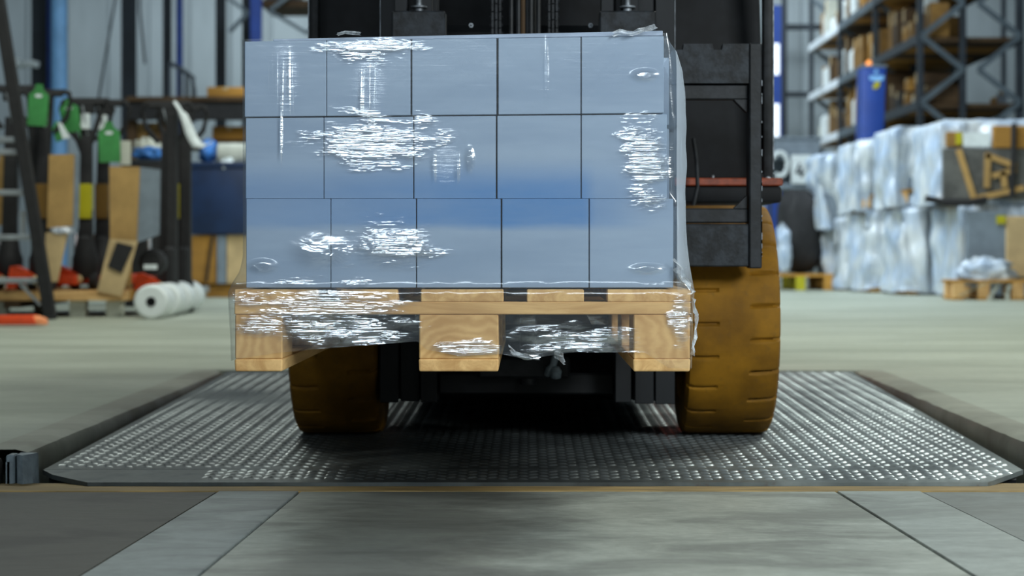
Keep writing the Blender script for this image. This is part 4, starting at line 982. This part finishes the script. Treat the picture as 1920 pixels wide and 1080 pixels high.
def rack_box(x0, x1, y0, y1, z0, z1, m, label):
    t_ = thing('carton', label, 'box', ((x0+x1)/2,(y0+y1)/2,z0), 'goods on the pallet rack')
    MB().box(x0,x1,y0,y1,z0,z1,0.012).build('body', m, t_)
    MB().box(x0-0.004,x0+0.3*(x1-x0),(y0+y1)/2-0.05,(y0+y1)/2+0.05,z1-0.3*(z1-z0),z1+0.003).build('tape', M['cardpale'], t_)
cn = {'card2':'dark brown','ochre':'ochre','dkwood':'blackish brown','card':'brown','greybox':'grey','offwhite':'off white','rubber':'black','white':'white'}
for z in levels:
    n_ = 0; y = 26.12
    while y < 35.7:
        d = rnd.uniform(0.22,0.5); kind = rnd.random(); o_ = ORDN(n_)
        if (y > 31.0 and kind < 0.4) or kind < 0.08:
            canister('canister', XA+rnd.uniform(0.16,0.3), y+0.15, z, rnd.uniform(0.08,0.14), rnd.uniform(0.35,0.62), M[rnd.choice(['white','white','offwhite'])], f'white canister on the {lname[z]} rack level, {o_} item from the braced end', 'canister'); y += 0.36; n_ += 1; continue
        xd = rnd.uniform(0.35, 0.55) if y < 28.4 else rnd.uniform(0.85, 1.25); h = rnd.uniform(0.2,0.62) if y < 28.4 else rnd.uniform(0.4,0.78)
        key = rnd.choice(['card2','ochre','dkwood','dkwood','rubber','card2','card2','offwhite','dkwood','dkwood'])
        rack_box(XA+0.06+rnd.uniform(0,0.12),XA+0.06+xd,y,y+d*0.92,z,z+h,M[key],f'{cn[key]} carton on the {lname[z]} rack level, {o_} item from the braced end')
        if h < 0.4 and rnd.random() < 0.5:
            key = rnd.choice(['card2','dkwood','white','ochre','rubber']); hh = rnd.uniform(0.12,0.26)
            rack_box(XA+0.2,XA+0.06+xd*0.8,y+0.02,y+d*0.8,z+h+0.004,z+h+hh,M[key],f'{cn[key]} carton lying on top of the {o_} item of the {lname[z]} rack level')
        y += d+rnd.uniform(0.01,0.08); n_ += 1
# boxes seen through the near braced end
for i, (p0, p1, q0, q1, Y, m, lb) in enumerate(((1820,1890,140,168,26.3,'greybox','grey tray by the outer upright of the rack, near braced end'),(1872,1897,146,168,26.9,'card2','small brown carton behind the grey tray on the rack'))):
    x0, x1, z0, z1 = QX(p0,Y), QX(p1,Y), 2.45, 2.45+(q1-q0)*Y/F
    rack_box(max(x0,XA+1.24),min(x1,XB-0.02),Y,Y+0.5,z0,z1,M[m],lb)
# blue column with beacon and emblem
bt = thing('blue_pillar', 'tall blue machine pillar with orange beacon rising behind the wrapped loads', 'pillar', (QX(1635,22.5),22.5,0))
Y = 22.3
MB().hexa([(QX(1607,Y),Y,0),(QX(1648,Y),Y,0),(QX(1648,Y),Y+0.35,0),(QX(1607,Y),Y+0.35,0),(QX(1616,Y),Y,QZ(126,Y)),(QX(1662,Y),Y,QZ(126,Y)),(QX(1662,Y),Y+0.35,QZ(126,Y)),(QX(1616,Y),Y+0.35,QZ(126,Y))],0.02,2).build('body', M['blue'], bt, smooth=True)
MB().box(QX(1617,Y),QX(1663,Y),Y-0.01,Y+0.36,QZ(126,Y),QZ(122,Y),0.004).build('top_cap', M['greybox'], bt)
MB().lathe([(0,0),(0.035,0),(0.035,0.02),(0.028,0.05),(0,0.065)], (QX(1630,Y),Y+0.03,QZ(122,Y)), (0,0,1), 14).build('beacon', M['beacon'], bt, smooth=True)
MB().prism([(QX(px,Y),QZ(py,Y)) for px, py in ((1630,142),(1657,142),(1657,149),(1651,152),(1637,152),(1630,149))],'y',Y-0.012,Y+0.02).build('white_emblem', M['skyblue'], bt)
MB().prism([(QX(px,Y),QZ(py,Y)) for px, py in ((1641,154),(1648,152),(1650,158),(1646,165),(1639,168),(1635,164))],'y',Y-0.012,Y+0.02).build('yellow_emblem', M['yellow'], bt)
MB().prism([(QX(px,Y),QZ(py,Y)) for px, py in ((1641,131),(1644,131),(1649,138),(1645,136),(1641,139),(1638,136))],'y',Y-0.012,Y+0.02).build('arrow_mark', M['skyblue'], bt)
# daylit blue door at the far wall
dr = thing('door_1', 'blue hall door with two bright panes beside the forklift post', 'door', (QX(1455,38.5),38.5,0)); dr['kind'] = 'structure'
Yd = 38.5
MB().box(QX(1436,Yd),QX(1466,Yd),Yd,Yd+0.08,0,5.4,0.01).build('leaf', M['blue'], dr)
for y0, y1 in ((82,140),(195,265)): MB().box(QX(1450,Yd),QX(1461,Yd),Yd-0.02,Yd+0.01,QZ(y1,Yd),QZ(y0,Yd),0.006).build('pane', M['daylight'], dr)
for i, (py, h) in enumerate(((45,10),(172,9))):
    o = MB().box(QX(1466,38.9),QX(1560,38.9),38.9,39.1,QZ(py+h,38.9),QZ(py,38.9),0.01).build(f'trim_{20+i}', M['rackdark']); struct(o)
# grey bins and number card
Y = 24.0
gb = thing('grey_bin', 'grey lidded storage bin on the shelf behind the forklift', 'bin', (QX(1497,Y),Y+0.3,QZ(292,Y)))
MB().box(QX(1452,Y),QX(1538,Y),Y,Y+0.6,QZ(292,Y),QZ(262,Y),0.012,2).build('body', M['greybox'], gb)
MB().box(QX(1449,Y),QX(1541,Y),Y-0.02,Y+0.62,QZ(262,Y),QZ(256,Y),0.008).build('lid', M['greybox'], gb)
ft = thing('low_shelf', 'low grey metal shelf holding the number card and grey bin', 'shelf', (QX(1497,Y),Y+0.3,0))
MB().box(QX(1440,Y),QX(1552,Y),Y-0.05,Y+0.7,QZ(298,Y),QZ(293,Y),0.004).build('top_board', M['greybox'], ft)
MB().box(QX(1440,Y),QX(1552,Y),Y-0.05,Y+0.7,QZ(354,Y),QZ(345,Y),0.004).build('middle_board', M['greybox'], ft)
for px in (1442, 1546): MB().box(QX(px,Y),QX(px+5,Y),Y,Y+0.05,0,QZ(293,Y)).build('leg', M['rackdark'], ft)
MB().box(QX(1440,Y),QX(1552,Y),Y+0.66,Y+0.7,QZ(345,Y),QZ(298,Y)).build('back_panel', M['greybox'], ft)
nc = tag(MB().box(QX(1482,Y),QX(1519,Y),Y-0.09,Y-0.06,QZ(345,Y),QZ(291,Y),0.004).build('number_card', M['white']), 'white card with dark number 4 on the low grey shelf', 'sign')
def stroke(mb, pts, w, Y):
    for a_, b_ in zip(pts[:-1], pts[1:]): mb.bar(Q(*a_,Y), Q(*b_,Y), w, 0.01, up=(0,1,0))
mb = MB(); stroke(mb, [(1500,306),(1492,324),(1508,324)], 0.028, Y-0.094); stroke(mb, [(1503,314),(1503,332)], 0.028, Y-0.096)
mb.build('digit', M['column'], nc)
mb = MB(); mb.tube([Q(1462+15*math.cos(t),308+22*math.sin(t),Y-0.08) for t in [math.pi*(-0.9+1.6*k/16) for k in range(17)]], 0.03, 8)
tag(mb.build('white_hose', M['white'], smooth=True), 'white curled hose hanging from the grey shelf, beside the number card', 'hose')
lump('black_sack', 1466,1552,350,513,20.25,0.8,M['rubber'],'big black sack on a yellow pallet beside the wrapped loads','sack',3,0.16,16,3.2)
lump('film_sheet', 1456,1488,416,513,20.05,0.2,M['drape'],'grey film sheet drooping over the yellow pallet behind the tyre','film',6,0.5)
yp = thing('yellow_pallet', 'yellow stained wooden pallet under the black sack', 'pallet', (QX(1500,20.6),20.9,0))
for k in range(6): MB().box(QX(1440,20.4),QX(1556,20.4),20.1+k*0.2,20.1+k*0.2+0.15,0.17-0.025,0.17,0.003).build('top_board', M['ochre'], yp)
for px in (1442,1494,1546):
    for y in (20.1, 20.6, 21.1): MB().box(QX(px,20.4)-0.05,QX(px,20.4)+0.05,y,y+0.14,0,0.144,0.003).build('block', M['yellow'] if px == 1494 else M['ochre'], yp)

# ---------------------------------------------------------------- wrapped loads on the right, two tiers
def drape(x0, x1, y0, y1, z0, z1, seed, tuck=0.0, amp=0.05, open_front=False):
    rows = []; per = []
    n = 44
    def rect(t):
        w, d = x1-x0, y1-y0; L_ = 2*(w+d); s_ = t*L_
        if s_ < w: return (x0+s_, y0, 0, -1)
        s_ -= w
        if s_ < d: return (x1, y0+s_, 1, 0)
        s_ -= d
        if s_ < w: return (x1-s_, y1, 0, 1)
        return (x0, y1-(s_-w), -1, 0)
    NU = 150; NVv = 22; cx_, cy_ = (x0+x1)/2, (y0+y1)/2
    for v in range(NVv+1):
        tv = v/NVv; z = z0+(z1-z0)*min(1, tv*1.12) ; row = []
        for u in range(NU):
            px_, py_, nx, ny = rect(u/NU)
            fold = noise.noise(Vector((px_*4+seed, py_*4, z*0.8)))+0.6*noise.noise(Vector((px_*11+seed, py_*11, z*1.6)))+0.6*noise.noise(Vector((px_*5, py_*5+seed, z*5)))
            off = amp*fold-tuck*(1-tv)**2
            X, Yy, Zz = px_+nx*off, py_+ny*off, z
            if tv*1.12 > 1:
                k = min(1, (tv*1.12-1)/0.12); X = X+(cx_-X)*k*0.96; Yy = Yy+(cy_-Yy)*k*0.96; Zz = z1+0.03*math.sin(k*2.2)+0.03*noise.noise(Vector((X*5, Yy*5, seed)))
            elif tv > 0.82:
                k = (tv-0.82)/0.08; k = min(1, k); X += (cx_-X)*0.05*k*k; Yy += (cy_-Yy)*0.05*k*k
            if v == 0: Zz += 0.05*max(0, noise.noise(Vector((px_*4, py_*4, seed+2))))
            row.append((X, Yy, max(Zz, 0.004)))
        rows.append(row)
    mb = MB(); mb.grid(rows, closed=True); return mb
def wl(label, x0, x1, y0, y1, z0, z1, seed, goods, tuck=0.0, amp=0.05, pallet=True):
    t_ = thing('wrapped_load', label, 'pallet load', ((x0+x1)/2,(y0+y1)/2,z0), 'film covered loads on the right')
    zg = z0
    if pallet:
        zg = z0+0.14
        for k in range(5):
            xa = x0+0.06+(x1-x0-0.12)*k/5; MB().box(xa,xa+(x1-x0-0.12)/5-0.04,y0+0.03,y1-0.03,z0+0.115,z0+0.139,0.002).build('top_board', M['ochre'], t_)
        for xa in (x0+0.06, (x0+x1)/2-0.05, x1-0.16):
            MB().box(xa,xa+0.1,y0+0.03,y1-0.03,z0+0.001,z0+0.022,0.002).build('bottom_board', M['ochre'], t_)
            for ya in (y0+0.03,(y0+y1)/2-0.07,y1-0.17): MB().box(xa,xa+0.1,ya,ya+0.14,z0+0.022,z0+0.114,0.002).build('block', M['wood_block'], t_)
    for (fx0,fx1,fy0,fy1,fz0,fz1,m) in goods:
        X0, X1 = x0+0.07+(x1-x0-0.14)*fx0, x0+0.07+(x1-x0-0.14)*fx1; Ya, Yb = y0+0.07+(y1-y0-0.14)*fy0, y0+0.07+(y1-y0-0.14)*fy1
        Za, Zb = zg+0.001+(z1-0.03-zg)*fz0, zg+(z1-0.03-zg)*fz1
        MB().box(X0,X1,Ya,Yb,Za,Zb-0.002,0.01).build('carton', M[m], t_)
    drape(x0,x1,y0,y1,z0+(-0.03 if pallet and z0 > 0.5 else 0.02),z1,seed,tuck,amp*1.25).build('film_cover', M['drape'], t_, smooth='all', recalc=False)
    return t_
G1 = [(0,0.5,0,1,0,0.5,'greybox'),(0.51,1,0,1,0,0.6,'card'),(0,1,0,1,0.62,1,'greybox')]
G2 = [(0,1,0,1,0,0.7,'greybox'),(0,0.5,0,1,0.71,1,'card2'),(0.51,1,0,1,0.71,1,'ochre')]
L1 = wl('film covered lower load standing at the near end on a pallet', 3.78,5.0,16.7,17.7,0,0.84,1.0,G1,0.0,0.05)
L2 = wl('film covered upper load with brown cartons on top, near end', 3.62,4.98,16.75,17.75,0.86,1.57,2.0,G2,-0.02,0.04)
wl('film covered lower load, second from the near end', 3.52,4.7,17.85,18.8,0,0.84,3.0,G1,-0.03,0.07)
wl('film covered upper load, second from the near end', 3.42,4.7,17.85,18.8,0.86,1.58,4.0,G1,0.0,0.07)
wl('film covered lower load, third from the near end', 3.36,4.5,18.9,19.8,0,0.82,5.0,G1,-0.02,0.07)
wl('film covered upper load, third from the near end', 3.26,4.5,18.9,19.8,0.84,1.52,6.0,G1,0.02,0.07)
wl('film covered lower load at the far end beside the black sack', 3.22,4.3,19.95,20.9,0,0.78,7.0,G1,0.0,0.06)
wl('film covered upper load at the far end, bulging over the one below', 3.06,4.3,19.95,20.9,0.62,1.44,8.0,G1,0.12,0.08,False)
# fittings on the near upper load: labels, strap, timber bracing
Yn = 16.66
MB().box(QX(1768,Yn),QX(1960,Yn),Yn+0.0,Yn+0.05,QZ(374,Yn),QZ(278,Yn),0.01).build('dark_inside', M['gloom'], L2)  # dark sheet standing in for the shade inside the load
lab = MB().box(QX(1806,Yn),QX(1856,Yn),Yn-0.012,Yn-0.004,QZ(275,Yn),QZ(249,Yn)).build('white_label', M['white'], L2)
MB().box(QX(1792,Yn),QX(1804,Yn),Yn-0.012,Yn-0.004,QZ(271,Yn),QZ(249,Yn)).build('yellow_label', M['yellow'], L2)
MB().box(QX(1862,Yn),QX(1930,Yn),Yn-0.01,Yn+0.05,QZ(278,Yn),QZ(236,Yn),0.01).build('carton', M['ochre'], L2)
MB().box(QX(1775,Yn),QX(1805,Yn),Yn+0.0,Yn+0.06,QZ(276,Yn),QZ(247,Yn),0.01).build('carton', M['card2'], L2)
MB().tube([Q(1901,232,Yn-0.04),Q(1900,300,Yn-0.045),Q(1897,370,Yn-0.04)],0.022,6).build('black_strap', M['rubber'], L2)
for p, q in (((1852,288),(1850,352)),((1848,290),(1905,312)),((1860,330),(1905,318)),((1880,322),(1884,352)),((1797,280),(1826,372)),((1830,372),(1920,352))):
    MB().bar(Q(*p,Yn-0.02),Q(*q,Yn-0.02),0.05,0.03,up=(0,1,0)).build('timber_brace', M['card'], L2)
MB().tube([Q(1735,372,Yn-0.05),Q(1775,380,Yn-0.06),Q(1815,380,Yn-0.06),Q(1850,374,Yn-0.05)],0.03,8).build('black_edging', M['rubber'], L2, smooth=True)
Ym = 16.6
MB().box(QX(1812,Ym),QX(1890,Ym),Ym+0.01,Ym+0.05,QZ(520,Ym),QZ(396,Ym),0.01).build('dark_inside', M['greybox'], L1)  # grey sheet for the dim inside behind the film
MB().box(QX(1868,Ym),QX(1885,Ym),Ym-0.012,Ym-0.002,QZ(420,Ym),QZ(404,Ym)).build('yellow_label', M['yellow'], L1)
MB().box(QX(1886,Ym),QX(1940,Ym),Ym,Ym+0.06,QZ(520,Ym),QZ(405,Ym),0.01).build('carton', M['cardpale'], L1)
fp_ = thing('wooden_pallet', 'small ochre pallet in front of the near film covered load', 'pallet', (QX(1850,16.2),16.3,0))
for k in range(5): MB().box(QX(1786,16.1),QX(1960,16.1),16.1+k*0.09,16.1+k*0.09+0.07,0.15,0.172,0.002).build('top_board', M['ochre'], fp_)
for px in (1788,1836,1900):
    MB().box(QX(px,16.1),QX(px,16.1)+0.09,16.1,16.5,0.001,0.022,0.002).build('bottom_board', M['ochre'], fp_)
    for y in (16.1, 16.38): MB().box(QX(px,16.1),QX(px,16.1)+0.09,y,y+0.1,0.022,0.149,0.002).build('block', M['wood_block'], fp_)
lump('film_heap', 1790,1925,478,540,16.12,0.36,M['drape'],'heap of crumpled white film lying on the small ochre pallet','film',12,0.5)
mb = MB()
for i, (a_, b_) in enumerate((((1850,530),(1800,556)),((1870,535),(1852,566)),((1892,535),(1886,568)))):
    mb.grid([[Q(a_[0]+(b_[0]-a_[0])*t/6-4+rnd.uniform(-2,2), a_[1]+(b_[1]-a_[1])*t/6, 16.05-0.01*t), Q(a_[0]+(b_[0]-a_[0])*t/6+5+rnd.uniform(-2,2), a_[1]+(b_[1]-a_[1])*t/6-2, 16.07-0.01*t)] for t in range(7)])
o = mb.build('film_strip', M['offwhite'], recalc=False); o['kind'] = 'stuff'; tag(o, 'torn white film strips trailing from the small ochre pallet to the floor', 'film')
